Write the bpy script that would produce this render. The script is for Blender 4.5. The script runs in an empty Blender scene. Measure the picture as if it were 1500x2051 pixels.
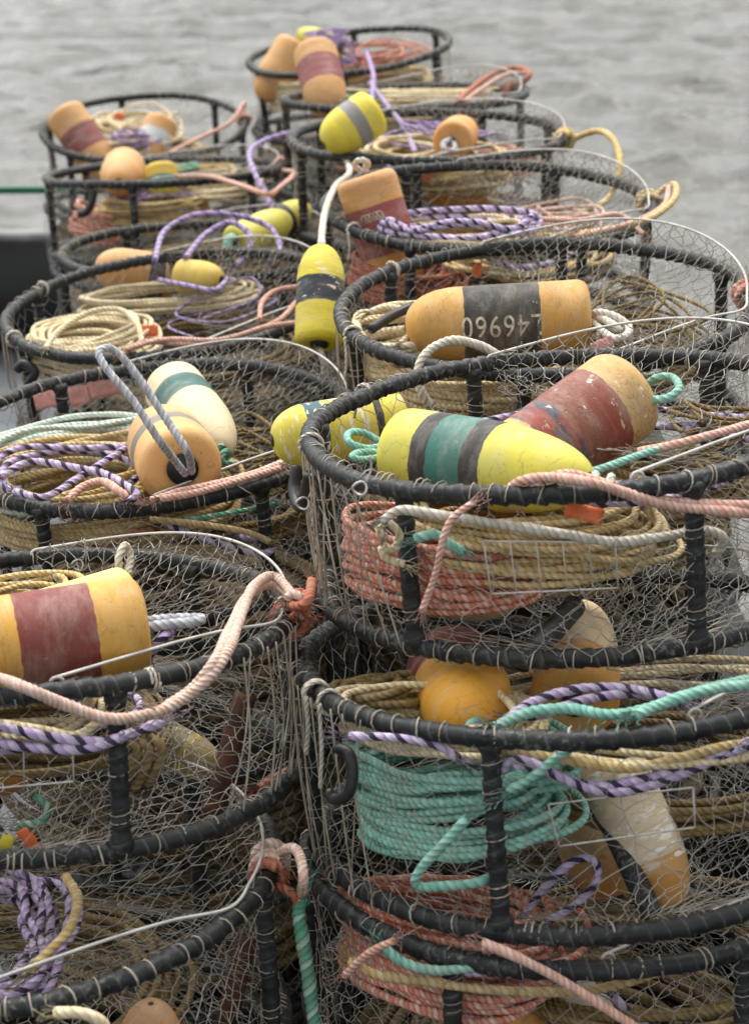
import bpy, math, random
import numpy as np
from mathutils import Vector, Matrix

random.seed(7)
rng = np.random.default_rng(7)
SC = bpy.context.scene
COL = SC.collection
R = math.radians

# ------------------------------------------------------------------ camera
CAM_H = 3.23                      # the deck is z = 0
PITCH = 21.0
FPX = 3744.0                      # focal length in pixels of the 1500 px wide photograph
CX, CY = 750.0, 1025.5
cam_d = bpy.data.cameras.new('camera')
cam_d.sensor_fit = 'HORIZONTAL'
cam_d.sensor_width = 36.0
cam_d.lens = FPX / 1500.0 * 36.0
cam_d.clip_end = 8000.0
cam_d.clip_start = 0.05
cam_d.dof.use_dof = True
cam_d.dof.focus_distance = 3.8
cam_d.dof.aperture_fstop = 5.6
cam = bpy.data.objects.new('camera', cam_d)
cam.location = (0, 0, CAM_H)
cam.rotation_euler = (R(90 - PITCH), 0, 0)
COL.objects.link(cam)
SC.camera = cam

# ------------------------------------------------------------------ sky, sun, exposure
world = bpy.data.worlds.new('World')
SC.world = world
world.use_nodes = True
wn = world.node_tree
for n in list(wn.nodes):
    wn.nodes.remove(n)
sky = wn.nodes.new('ShaderNodeTexSky')
sky.sky_type = 'NISHITA'
sky.sun_disc = False
sky.sun_elevation = R(58)
sky.sun_rotation = R(-35)
sky.air_density = 1.0
sky.dust_density = 4.0
sky.ozone_density = 1.0
hsv = wn.nodes.new('ShaderNodeHueSaturation')
hsv.inputs['Saturation'].default_value = 0.12
bg = wn.nodes.new('ShaderNodeBackground')
bg.inputs['Strength'].default_value = 0.15
wo = wn.nodes.new('ShaderNodeOutputWorld')
wn.links.new(sky.outputs[0], hsv.inputs['Color'])
wn.links.new(hsv.outputs[0], bg.inputs['Color'])
wn.links.new(bg.outputs[0], wo.inputs['Surface'])

sun_d = bpy.data.lights.new('sun', 'SUN')
sun_d.energy = 1.0
sun_d.angle = R(25)
sun_d.color = (1.0, 0.96, 0.9)
sun = bpy.data.objects.new('sun', sun_d)
sun.rotation_euler = (R(32), 0, R(-35 + 180))
sun.location = (0, 0, 20)
COL.objects.link(sun)

SC.view_settings.view_transform = 'Standard'
SC.view_settings.look = 'None'
SC.view_settings.exposure = 1.0
SC.view_settings.gamma = 1.0
SC.view_settings.use_curve_mapping = False
SC.render.engine = 'CYCLES'
SC.cycles.use_denoising = True
SC.cycles.max_bounces = 6
SC.cycles.transparent_max_bounces = 8

# ------------------------------------------------------------------ helpers: projection of the photograph's points into the place
CAMP = np.array([0, 0, CAM_H])
_p = R(PITCH)
RX = np.array([1.0, 0, 0])
FW = np.array([0, math.cos(_p), -math.sin(_p)])
UP = np.array([0, math.sin(_p), math.cos(_p)])

def ray(x, y):
    return FW + RX * (x - CX) / FPX - UP * (y - CY) / FPX

def at_depth(x, y, d):
    """point d metres in front of the camera"""
    return CAMP + ray(x, y) * d

def plane_hit(x, y, c, n):
    d = ray(x, y)
    return CAMP + d * (((c - CAMP) @ n) / (d @ n))

# ------------------------------------------------------------------ helpers: meshes
def mesh_np(name, V, Q, uv=None, tris=None, smooth=True):
    me = bpy.data.meshes.new(name)
    V = np.asarray(V, dtype=np.float32)
    Q = np.asarray(Q, dtype=np.int32).reshape(-1, 4) if len(Q) else np.zeros((0, 4), np.int32)
    nt = 0 if tris is None else len(tris)
    nq = len(Q)
    loops = Q.ravel()
    if nt:
        loops = np.concatenate([loops, np.asarray(tris, np.int32).ravel()])
    starts = np.concatenate([np.arange(nq) * 4, nq * 4 + np.arange(nt) * 3]).astype(np.int32)
    totals = np.concatenate([np.full(nq, 4), np.full(nt, 3)]).astype(np.int32)
    me.vertices.add(len(V))
    me.vertices.foreach_set('co', V.ravel())
    me.loops.add(len(loops))
    me.loops.foreach_set('vertex_index', loops.astype(np.int32))
    me.polygons.add(nq + nt)
    me.polygons.foreach_set('loop_start', starts)
    me.polygons.foreach_set('loop_total', totals)
    if smooth:
        me.polygons.foreach_set('use_smooth', np.ones(nq + nt, dtype=bool))
    if uv is not None:
        lay = me.uv_layers.new(name='UVMap')
        lay.data.foreach_set('uv', np.asarray(uv, np.float32).ravel())
    me.update(calc_edges=True)
    me.validate()
    return me

def catmull(P, step, closed=False):
    """smooth path through the points P, resampled to an even step"""
    P = np.asarray(P, float)
    n = len(P)
    if closed:
        Q = np.vstack([P[-1], P, P[0], P[1]])
        m = n
    else:
        Q = np.vstack([2 * P[0] - P[1], P, 2 * P[-1] - P[-2]])
        m = n - 1
    out = []
    for i in range(m):
        p0, p1, p2, p3 = Q[i], Q[i + 1], Q[i + 2], Q[i + 3]
        k = max(3, int(np.linalg.norm(p2 - p1) / step * 1.5))
        t = (np.arange(k) / k)[:, None]
        out.append(0.5 * (2 * p1 + (p2 - p0) * t + (2 * p0 - 5 * p1 + 4 * p2 - p3) * t ** 2 + (3 * p1 - p0 - 3 * p2 + p3) * t ** 3))
    out.append((P[0] if closed else P[-1])[None])
    C = np.vstack(out)
    d = np.concatenate([[0], np.cumsum(np.linalg.norm(np.diff(C, axis=0), axis=1))])
    L = d[-1]
    k = max(2, int(round(L / step)))
    s = np.linspace(0, L, k + 1)
    C = np.stack([np.interp(s, d, C[:, j]) for j in range(3)], 1)
    return C, s

def frames(C, closed=False):
    T = np.gradient(C, axis=0)
    if closed:
        T[0] = T[-1] = C[1] - C[-2]
    T /= np.linalg.norm(T, axis=1, keepdims=True) + 1e-12
    up = np.array([0, 0, 1.0])
    if np.abs(T[:, 2]).max() < 0.9:
        B = np.cross(T, up)
        B /= np.linalg.norm(B, axis=1, keepdims=True)
        return T, B, np.cross(B, T)
    t0 = T[0]
    a = np.array([0, 0, 1.0]) if abs(t0[2]) < 0.9 else np.array([1.0, 0, 0])
    b = np.cross(t0, a)
    b /= np.linalg.norm(b)
    Bs = [b]
    for i in range(1, len(T)):
        b = b - T[i] * (b @ T[i])
        b = b / (np.linalg.norm(b) + 1e-12)
        Bs.append(b)
    B = np.array(Bs)
    return T, B, np.cross(B, T)

def tube_geo(C, s, r, nseg=8, lobes=0, pitch=0.045, closed=False, caps=True, rad=None):
    """verts, quads, uv (u round, v metres along), tris of a tube along C"""
    T, B, N = frames(C, closed)
    n = len(C)
    th = np.arange(nseg) / nseg * 2 * math.pi
    rr = np.full((n, nseg), r) if rad is None else np.broadcast_to(np.asarray(rad).reshape(n, -1), (n, nseg)).copy()
    if lobes:
        ph = th[None] + s[:, None] / pitch * 2 * math.pi
        rr = rr * (0.84 + 0.22 * np.abs(np.sin(ph * lobes / 2)))
    V = C[:, None] + (np.cos(th)[None, :, None] * B[:, None] + np.sin(th)[None, :, None] * N[:, None]) * rr[:, :, None]
    idx = np.arange(n * nseg).reshape(n, nseg)
    a = idx[:-1]
    b = np.roll(a, -1, 1)
    c = idx[1:]
    d = np.roll(c, -1, 1)
    Q = np.stack([a, b, d, c], -1).reshape(-1, 4)
    u0 = np.broadcast_to(np.arange(nseg) / nseg, (n - 1, nseg))
    u1 = u0 + 1 / nseg
    v0 = np.broadcast_to(s[:-1, None], (n - 1, nseg))
    v1 = np.broadcast_to(s[1:, None], (n - 1, nseg))
    uv = np.stack([np.stack([u0, v0], -1), np.stack([u1, v0], -1), np.stack([u1, v1], -1), np.stack([u0, v1], -1)], 2).reshape(-1, 2)
    V = V.reshape(-1, 3)
    tris = None
    if caps and not closed:
        V = np.vstack([V, C[0], C[-1]])
        k0, k1 = len(V) - 2, len(V) - 1
        t0 = [(k0, idx[0, (j + 1) % nseg], idx[0, j]) for j in range(nseg)]
        t1 = [(k1, idx[-1, j], idx[-1, (j + 1) % nseg]) for j in range(nseg)]
        tris = np.array(t0 + t1)
        uv = np.vstack([uv, np.zeros((len(tris) * 3, 2))])
    return V, Q, uv, tris

class Geo:
    """collects pieces of one part"""
    def __init__(self):
        self.V, self.Q, self.T, self.UQ, self.UT, self.n = [], [], [], [], [], 0
    def add(self, V, Q, uv=None, tris=None):
        V = np.asarray(V, float)
        self.V.append(V)
        nq = 0
        if len(Q):
            Q = np.asarray(Q)
            nq = len(Q)
            self.Q.append(Q + self.n)
        self.UQ.append(np.zeros((nq * 4, 2)) if uv is None else uv[:nq * 4])
        if tris is not None and len(tris):
            self.T.append(np.asarray(tris) + self.n)
            self.UT.append(np.zeros((len(tris) * 3, 2)) if uv is None else uv[nq * 4:])
        self.n += len(V)
        return self
    def tube(self, P, r, step=0.01, nseg=6, closed=False, **k):
        C, s = catmull(P, step, closed)
        self.add(*tube_geo(C, s, r, nseg, closed=closed, **k))
        return self
    def mesh(self, name, smooth=True):
        return mesh_np(name, np.vstack(self.V), np.vstack(self.Q) if self.Q else [],
                       np.vstack(self.UQ + self.UT), np.vstack(self.T) if self.T else None, smooth)

def link(name, me, mat=None, parent=None, M=None):
    o = bpy.data.objects.new(name, me)
    COL.objects.link(o)
    if mat is not None and me is not None and not me.materials:
        me.materials.append(mat)
    if parent is not None:
        o.parent = parent
    if M is not None:
        o.matrix_basis = M
    return o

def tag(o, label=None, cat=None, group=None, kind=None):
    if label: o['label'] = label
    if cat: o['category'] = cat
    if group: o['group'] = group
    if kind: o['kind'] = kind
    return o

# ------------------------------------------------------------------ helpers: materials
def lin(c):
    return tuple(((x / 255) / 12.92 if x / 255 <= 0.04045 else ((x / 255 + 0.055) / 1.055) ** 2.4) for x in c) + (1.0,)

class NT:
    def __init__(self, name):
        self.m = bpy.data.materials.new(name)
        self.m.use_nodes = True
        self.t = self.m.node_tree
        self.b = self.t.nodes['Principled BSDF']
    def n(self, typ, **k):
        nd = self.t.nodes.new(typ)
        for a, v in k.items():
            setattr(nd, a, v)
        return nd
    def l(self, a, b):
        self.t.links.new(a, b)
    def val(self, sock, v):
        if hasattr(v, 'links') or hasattr(v, 'is_linked'):
            self.l(v, sock)
        else:
            sock.default_value = v
    def math(self, op, a, b=0.0, c=None):
        nd = self.n('ShaderNodeMath', operation=op)
        self.val(nd.inputs[0], a)
        self.val(nd.inputs[1], b)
        if c is not None:
            self.val(nd.inputs[2], c)
        return nd.outputs[0]
    def mix(self, fac, a, b, blend='MIX'):
        nd = self.n('ShaderNodeMix', data_type='RGBA', blend_type=blend)
        self.val(nd.inputs[0], fac)
        self.val(nd.inputs[6], a)
        self.val(nd.inputs[7], b)
        return nd.outputs[2]
    def noise(self, vec, scale, detail=3.0, rough=0.55, dim='3D'):
        nd = self.n('ShaderNodeTexNoise')
        nd.inputs['Scale'].default_value = scale
        nd.inputs['Detail'].default_value = detail
        nd.inputs['Roughness'].default_value = rough
        if vec is not None:
            self.l(vec, nd.inputs['Vector'])
        return nd.outputs['Fac']
    def ramp(self, fac, stops, interp='LINEAR'):
        nd = self.n('ShaderNodeValToRGB')
        cr = nd.color_ramp
        cr.interpolation = interp
        while len(cr.elements) > 1:
            cr.elements.remove(cr.elements[-1])
        cr.elements[0].position = stops[0][0]
        cr.elements[0].color = stops[0][1]
        for p, c in stops[1:]:
            e = cr.elements.new(p)
            e.color = c
        self.l(fac, nd.inputs[0])
        return nd.outputs[0]
    def rng(self, v, a, b, c=0.0, d=1.0):
        nd = self.n('ShaderNodeMapRange')
        self.l(v, nd.inputs[0])
        for i, x in enumerate((a, b, c, d)):
            nd.inputs[i + 1].default_value = x
        return nd.outputs[0]
    def bump(self, h, strength, dist=0.01, normal=None):
        nd = self.n('ShaderNodeBump')
        nd.inputs['Strength'].default_value = strength
        nd.inputs['Distance'].default_value = dist
        self.l(h, nd.inputs['Height'])
        if normal is not None:
            self.l(normal, nd.inputs['Normal'])
        return nd.outputs[0]
    def obj(self):
        return self.n('ShaderNodeTexCoord').outputs['Object']
    def pos(self):
        return self.n('ShaderNodeNewGeometry').outputs['Position']

G4 = lambda g: (g, g, g, 1.0)

def mat_rope(name, cols, dirt=0.35, pitch=0.042, rough=0.85, dirtcol=(0.26, 0.20, 0.12, 1)):
    """three-strand laid rope: strand colours follow the lay, with relief between strands and fibre noise"""
    m = NT(name)
    uv = m.n('ShaderNodeUVMap').outputs[0]
    sp = m.n('ShaderNodeSeparateXYZ')
    m.l(uv, sp.inputs[0])
    ph = m.math('ADD', sp.outputs[0], m.math('MULTIPLY', sp.outputs[1], 1.0 / pitch))
    pos0 = m.pos()
    ph = m.math('ADD', ph, m.math('MULTIPLY', m.math('SUBTRACT', m.noise(pos0, 16.0, 2), 0.5), 0.5))
    jag = m.math('MULTIPLY', m.math('SUBTRACT', m.noise(pos0, 330.0, 2), 0.5), 0.10)
    fr = m.math('FRACT', m.math('ADD', ph, jag))
    st = [((0.0, 0.36, 0.73)[i], lin(c)) for i, c in enumerate(cols)]
    col = m.ramp(fr, st, 'CONSTANT')
    groove = m.math('ABSOLUTE', m.math('SINE', m.math('MULTIPLY', ph, 3 * math.pi)))
    pos = m.pos()
    n1 = m.noise(pos, 9.0, 3)
    n2 = m.noise(pos, 420.0, 2)
    oi = m.n('ShaderNodeObjectInfo').outputs['Random']
    col = m.mix(m.math('MULTIPLY', m.rng(n1, 0.42, 0.72), dirt), col, dirtcol)
    col = m.mix(m.rng(groove, 0.0, 0.40, 0.38, 0.0), col, (0.07, 0.055, 0.04, 1))
    col = m.mix(m.rng(n2, 0.3, 0.7, 0.0, 0.28), col, G4(0.75), 'SOFT_LIGHT')
    hs = m.n('ShaderNodeHueSaturation')
    m.l(col, hs.inputs['Color'])
    m.l(m.rng(oi, 0, 1, 0.90, 1.10), hs.inputs['Value'])
    m.l(m.rng(m.noise(pos, 3.0, 2), 0.3, 0.7, 0.85, 1.08), hs.inputs['Saturation'])
    m.l(hs.outputs[0], m.b.inputs['Base Color'])
    m.b.inputs['Roughness'].default_value = rough
    m.b.inputs['Specular IOR Level'].default_value = 0.25
    h = m.math('ADD', groove, m.math('MULTIPLY', n2, 0.35))
    m.l(m.bump(h, 0.9, 0.0025), m.b.inputs['Normal'])
    PITCHES[name] = pitch
    return m.m

PITCHES = {}
ROPE = {
    'tan':    mat_rope('rope_tan', [(208, 180, 124), (216, 192, 138), (198, 168, 110)], 0.4),
    'straw':  mat_rope('rope_straw', [(224, 206, 164), (230, 214, 176), (216, 196, 152)], 0.3),
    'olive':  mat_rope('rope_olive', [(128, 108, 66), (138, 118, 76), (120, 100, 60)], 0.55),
    'purple': mat_rope('rope_purple_black', [(182, 162, 200), (196, 182, 208), (52, 48, 68)], 0.2, 0.05),
    'lilac':  mat_rope('rope_lilac', [(172, 150, 196), (188, 168, 208), (126, 108, 152)], 0.2, 0.05),
    'teal':   mat_rope('rope_teal', [(132, 190, 172), (144, 200, 182), (122, 180, 162)], 0.32),
    'green':  mat_rope('rope_green', [(84, 146, 120), (98, 158, 132), (158, 192, 168)], 0.3),
    'mint':   mat_rope('rope_mint', [(202, 214, 200), (214, 222, 208), (190, 208, 194)], 0.25),
    'salmon': mat_rope('rope_salmon', [(206, 122, 98), (216, 146, 124), (224, 182, 162)], 0.35, 0.034),
    'brick':  mat_rope('rope_brick', [(184, 108, 82), (192, 120, 94), (172, 98, 74)], 0.45),
    'dull':   mat_rope('rope_tan_shaded', [(84, 70, 44), (92, 78, 52), (76, 62, 40)], 0.6),  # darkened tan of the buried coils, shade put into the colour
    'pink':   mat_rope('rope_pink', [(226, 194, 176), (232, 204, 188), (220, 182, 162)], 0.25, 0.03),
    'flesh':  mat_rope('rope_flesh', [(222, 172, 152), (226, 182, 164), (214, 158, 138)], 0.3, 0.035),
    'grey':   mat_rope('rope_grey', [(176, 178, 182), (190, 192, 196), (156, 158, 168)], 0.25),
    'white':  mat_rope('rope_white', [(214, 206, 188), (222, 214, 198), (204, 194, 176)], 0.35),
}

def mat_rubber():
    m = NT('wrapped_rubber')
    uv = m.n('ShaderNodeUVMap').outputs[0]
    sp = m.n('ShaderNodeSeparateXYZ')
    m.l(uv, sp.inputs[0])
    pos = m.obj()
    n0 = m.noise(pos, 14.0, 4)
    n1 = m.noise(pos, 90.0, 4)
    n2 = m.noise(pos, 3.0, 2)
    col = m.mix(m.rng(n0, 0.35, 0.7), (0.008, 0.009, 0.009, 1), (0.022, 0.024, 0.024, 1))
    col = m.mix(m.math('MULTIPLY', m.rng(n1, 0.53, 0.66), m.rng(n2, 0.44, 0.58)), col, (0.15, 0.155, 0.145, 1))   # dried salt and scuffs
    col = m.mix(m.rng(n1, 0.70, 0.78, 0, 0.6), col, (0.17, 0.13, 0.085, 1))
    # overlapping turns of strip: each turn a slightly different black, pale worn lips
    ph = m.math('ADD', m.math('MULTIPLY', sp.outputs[1], 1.0 / 0.031), sp.outputs[0])
    fr = m.math('FRACT', ph)
    wn_ = m.n('ShaderNodeTexWhiteNoise', noise_dimensions='1D')
    m.l(m.math('FLOOR', ph), wn_.inputs['W'])
    col = m.mix(m.rng(wn_.outputs[0], 0.0, 1.0, 0.0, 0.5), col, (0.032, 0.034, 0.033, 1))
    lip = m.math('MULTIPLY', m.rng(fr, 0.80, 0.97), m.rng(n0, 0.40, 0.62))
    col = m.mix(m.math('MULTIPLY', lip, 0.6), col, (0.14, 0.145, 0.14, 1))
    col = m.mix(m.rng(fr, 0.0, 0.10, 0.7, 0.0), col, (0.004, 0.004, 0.004, 1))
    m.l(col, m.b.inputs['Base Color'])
    m.l(m.rng(n0, 0.3, 0.7, 0.40, 0.68), m.b.inputs['Roughness'])
    m.b.inputs['Specular IOR Level'].default_value = 0.34
    h = m.math('ADD', m.math('MULTIPLY', n1, 0.5), m.math('MULTIPLY', fr, 0.5))
    m.l(m.bump(h, 0.5, 0.0025), m.b.inputs['Normal'])
    return m.m

def mat_simple(name, c1, c2, scale=20.0, rough=(0.4, 0.7), metallic=0.0, bump=0.2, dist=0.002, spec=0.4, coord='pos'):
    m = NT(name)
    p = m.pos() if coord == 'pos' else m.obj()
    n = m.noise(p, scale, 4)
    m.l(m.mix(m.rng(n, 0.35, 0.65), c1, c2), m.b.inputs['Base Color'])
    m.l(m.rng(n, 0.3, 0.7, rough[0], rough[1]), m.b.inputs['Roughness'])
    m.b.inputs['Metallic'].default_value = metallic
    m.b.inputs['Specular IOR Level'].default_value = spec
    if bump:
        m.l(m.bump(m.noise(p, scale * 4, 3), bump, dist), m.b.inputs['Normal'])
    return m.m

RUBBER = mat_rubber()
WIRE = mat_simple('weathered_net_wire', (0.22, 0.20, 0.165, 1), (0.50, 0.465, 0.40, 1), 9.0, (0.45, 0.7), 0.0, 0)
TIE = mat_simple('pale_tie_wire', (0.24, 0.20, 0.145, 1), (0.52, 0.46, 0.37, 1), 22.0, (0.4, 0.6), 0.0, 0)
HOOP = mat_simple('galvanised_hoop', (0.42, 0.40, 0.36, 1), (0.62, 0.60, 0.55, 1), 25.0, (0.35, 0.55), 0.15, 0.1)
RUST = mat_simple('rusted_iron', (0.035, 0.015, 0.009, 1), (0.115, 0.048, 0.025, 1), 26.0, (0.7, 0.95), 0.0, 0.6, 0.004)
DARKRUB = mat_simple('black_rubber_hook', (0.010, 0.010, 0.011, 1), (0.028, 0.028, 0.028, 1), 30.0, (0.3, 0.55), 0.0, 0.2)
ORANGE = mat_simple('orange_plastic_tag', (0.72, 0.13, 0.03, 1), (0.80, 0.20, 0.06, 1), 30.0, (0.4, 0.6), 0.0, 0)
PINKPL = mat_simple('pink_plastic', (0.66, 0.27, 0.23, 1), (0.78, 0.40, 0.35, 1), 30.0, (0.5, 0.7), 0.0, 0.3)
DECKM = mat_simple('painted_grey_deck', (0.085, 0.095, 0.105, 1), (0.15, 0.16, 0.17, 1), 1.6, (0.45, 0.75), 0.0, 0.3, 0.004)
BULWM = mat_simple('black_painted_steel', (0.005, 0.006, 0.006, 1), (0.010, 0.011, 0.011, 1), 3.0, (0.55, 0.75), 0.0, 0.15)
CAPM = mat_simple('worn_grey_cap_rail', (0.10, 0.10, 0.10, 1), (0.24, 0.24, 0.23, 1), 6.0, (0.5, 0.7), 0.0, 0.2)
RAILM = mat_simple('green_painted_rail', (0.012, 0.11, 0.055, 1), (0.02, 0.15, 0.075, 1), 8.0, (0.35, 0.5), 0.0, 0.1)
HOLE = mat_simple('black_plastic_core', (0.012, 0.012, 0.013, 1), (0.03, 0.03, 0.03, 1), 40.0, (0.4, 0.6), 0.0, 0.1)
PRINT = mat_simple('worn_stamped_digits', (0.34, 0.26, 0.16, 1), (0.74, 0.66, 0.52, 1), 70.0, (0.6, 0.8), 0.0, 0)

# ------------------------------------------------------------------ the setting: water, deck, bulwark
def build_water():
    ys = np.concatenate([np.arange(6, 60, 0.16), 60 * 1.035 ** np.arange(1, 120)])
    rows = []
    nx = 240
    xs = np.linspace(-1, 1, nx)
    Y = np.repeat(ys[:, None], nx, 1)
    X = xs[None] * (12 + Y * 0.42)
    Z = np.zeros_like(X)
    r2 = np.random.default_rng(3)
    for k in range(44):
        lam = 0.5 * 1.052 ** k
        a = R(262) + r2.normal(0, 0.42)
        kx, ky = math.cos(a) * 2 * math.pi / lam, math.sin(a) * 2 * math.pi / lam
        amp = 0.0175 * lam ** 0.55
        ph = kx * X + ky * Y + r2.uniform(0, 6.28)
        fade = np.clip(lam / (0.0042 * Y + 0.08), 0, 1)
        gust = 0.75 + 0.5 * np.sin(X * 0.13 + Y * 0.21 + k) * np.sin(Y * 0.09 - X * 0.05 + 2 * k)
        Z += gust * fade * amp * (np.sin(ph) + 0.35 * np.cos(2 * ph))
    Z += -1.25
    idx = np.arange(X.size).reshape(X.shape)
    Q = np.stack([idx[:-1, :-1], idx[:-1, 1:], idx[1:, 1:], idx[1:, :-1]], -1).reshape(-1, 4)
    me = mesh_np('sea', np.stack([X, Y, Z], -1).reshape(-1, 3), Q)
    m = NT('grey_sea_water')
    p = m.pos()
    mp = m.n('ShaderNodeMapping')
    mp.inputs['Scale'].default_value = (0.55, 1.9, 1.0)
    mp.inputs['Rotation'].default_value = (0, 0, R(-6))
    m.l(p, mp.inputs[0])
    n1 = m.noise(mp.outputs[0], 1.3, 5, 0.6)
    n2 = m.noise(mp.outputs[0], 5.0, 3, 0.6)
    m.b.inputs['Base Color'].default_value = (0.135, 0.135, 0.118, 1)
    m.b.inputs['Roughness'].default_value = 0.16
    m.b.inputs['IOR'].default_value = 1.333
    h = m.math('ADD', m.math('MULTIPLY', n1, 0.8), m.math('MULTIPLY', n2, 0.2))
    m.l(m.bump(h, 0.7, 0.25), m.b.inputs['Normal'])
    tag(link('sea', me, m.m), kind='structure')

def box_geo(lo, hi, bev=0.0):
    x0, y0, z0 = lo
    x1, y1, z1 = hi
    V = np.array([(x0, y0, z0), (x1, y0, z0), (x1, y1, z0), (x0, y1, z0), (x0, y0, z1), (x1, y0, z1), (x1, y1, z1), (x0, y1, z1)])
    Q = [(0, 3, 2, 1), (4, 5, 6, 7), (0, 1, 5, 4), (1, 2, 6, 5), (2, 3, 7, 6), (3, 0, 4, 7)]
    return V, np.array(Q)

build_water()
BY = 11.22                                    # the stern bulwark
def slab_geo(poly, z0, z1):
    n = len(poly)
    V = [(x, y, z0) for x, y in poly] + [(x, y, z1) for x, y in poly]
    g = Geo().add(V, [(k, (k + 1) % n, n + (k + 1) % n, n + k) for k in range(n)])
    tri = [(n, n + k, n + k + 1) for k in range(1, n - 1)] + [(0, k + 1, k) for k in range(1, n - 1)]
    g.T.append(np.array(tri)); g.UT.append(np.zeros((len(tri) * 3, 2)))
    return g
tag(link('deck', slab_geo([(-3.2, -3), (1.02, -3), (1.02, 7.2), (0.44, BY - 0.002), (-3.2, BY - 0.002)], -0.12, 0.0).mesh('deck', False), DECKM), kind='structure')
tag(link('hull', slab_geo([(-3.3, -3), (1.08, -3), (1.08, 7.2), (0.47, BY + 0.12), (-3.3, BY + 0.12)], -2.2, -0.125).mesh('hull', False), BULWM), kind='structure')
bul = tag(link('bulwark', None), 'low black steel bulwark with a green rail at the far edge of the deck', 'bulwark')
bul.location = (0, BY, 0)
link('plating', Geo().add(*box_geo((-3.2, 0, -0.1), (0.44, 0.05, 0.695))).mesh('plating', False), BULWM, bul)
link('cap_rail', Geo().add(*box_geo((-3.2, -0.05, 0.697), (0.44, 0.11, 0.742))).mesh('cap_rail', False), CAPM, bul)
link('hand_rail', Geo().tube([(-3.2, 0.02, 1.0), (-1.2, 0.02, 1.004), (0.40, 0.02, 1.0)], 0.024, 0.2, 10).mesh('hand_rail'), RAILM, bul)
sg = Geo().tube([(0, 0.02, 0.743), (0, 0.02, 0.985)], 0.018, 0.1, 8).mesh('stanchion')
for x in (-3.05, -1.42, -0.3, 0.38):
    link('stanchion', sg, RAILM, bul, Matrix.Translation((x, 0, 0)))

sb = tag(link('bulwark', None), 'black side bulwark behind the right row of pots', 'bulwark')
sb.location = (1.06, 0, 0)
link('plating', Geo().add(*box_geo((0, -3.0, -0.12), (0.05, 7.2, 0.80))).mesh('plating', False), BULWM, sb)
link('cap_rail', Geo().add(*box_geo((-0.04, -3.0, 0.802), (0.09, 7.2, 0.84))).mesh('cap_rail', False), BULWM, sb)

# ------------------------------------------------------------------ crab pots
TUBE = 0.0165
def ring_mesh(name, rad, seed, wob=0.007):
    r = np.random.default_rng(seed)
    n = 560
    a = np.linspace(0, 2 * math.pi, n + 1)
    rr = rad + wob * (np.sin(2 * a + r.uniform(0, 6)) + 0.5 * np.sin(3 * a + r.uniform(0, 6)) + 0.25 * np.sin(7 * a + r.uniform(0, 6)))
    zz = 0.4 * wob * np.sin(2 * a + r.uniform(0, 6)) + 0.3 * wob * np.sin(5 * a + r.uniform(0, 6))
    C = np.stack([rr * np.cos(a), rr * np.sin(a), zz], 1)
    s = a * rad
    nseg = 12
    th = np.arange(nseg) / nseg
    # overlapping turns of rubber strip: a helical saw-tooth ridge, uneven along the ring
    w = 0.031
    ph = (s[:, None] / w + th[None] + 0.6 * np.sin(s[:, None] * 3.1 + seed)) % 1.0
    am = 0.0021 + 0.0012 * np.sin(s[:, None] * 7 + seed)
    rad_v = TUBE + am * (ph - 0.4) * 1.8 + 0.0007 * np.sin(s[:, None] * 40 + th[None] * 6.28)
    rad_v[-1] = rad_v[0]
    T, B, N = frames(C, True)
    V = C[:, None] + (np.cos(th * 6.2832)[None, :, None] * B[:, None] + np.sin(th * 6.2832)[None, :, None] * N[:, None]) * rad_v[:, :, None]
    V = V[:-1].reshape(-1, 3)
    idx = np.arange(n * nseg).reshape(n, nseg)
    c = np.roll(idx, -1, 0)
    Q = np.stack([idx, np.roll(idx, -1, 1), np.roll(c, -1, 1), c], -1).reshape(-1, 4)
    sv = s + 0.6 * w * np.sin(s * 3.1 + seed)
    u0 = np.broadcast_to(th, (n, nseg)); u1 = u0 + 1 / nseg
    v0 = np.broadcast_to(sv[:-1, None], (n, nseg)); v1 = np.broadcast_to(sv[1:, None], (n, nseg))
    uv = np.stack([np.stack([u0, v0], -1), np.stack([u1, v0], -1), np.stack([u1, v1], -1), np.stack([u0, v1], -1)], 2).reshape(-1, 2)
    return mesh_np(name, V, Q, uv)

def ties_mesh(name, rad, seed, n=46):
    """pale wire lashings round the ring"""
    r = np.random.default_rng(seed + 100)
    g = Geo()
    a = 0.0
    while a < 6.28:
        a += r.choice([0.025, 0.07, 0.10, 0.13]) * r.uniform(0.8, 1.3)
        t = np.arange(12) / 12 * 2 * math.pi
        er, ez = np.array([math.cos(a), math.sin(a), 0]), np.array([0, 0, 1.0])
        et = np.array([-math.sin(a), math.cos(a), 0])
        sl = r.normal(0, 0.005)
        q = TUBE + 0.0022
        P = er * rad + q * np.cos(t)[:, None] * er + q * np.sin(t)[:, None] * ez + (sl * np.sin(t + r.uniform(0, 6)))[:, None] * et
        g.tube(P, r.uniform(0.0011, 0.0019), 0.012, 4, closed=True)
    return g.mesh(name)

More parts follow.
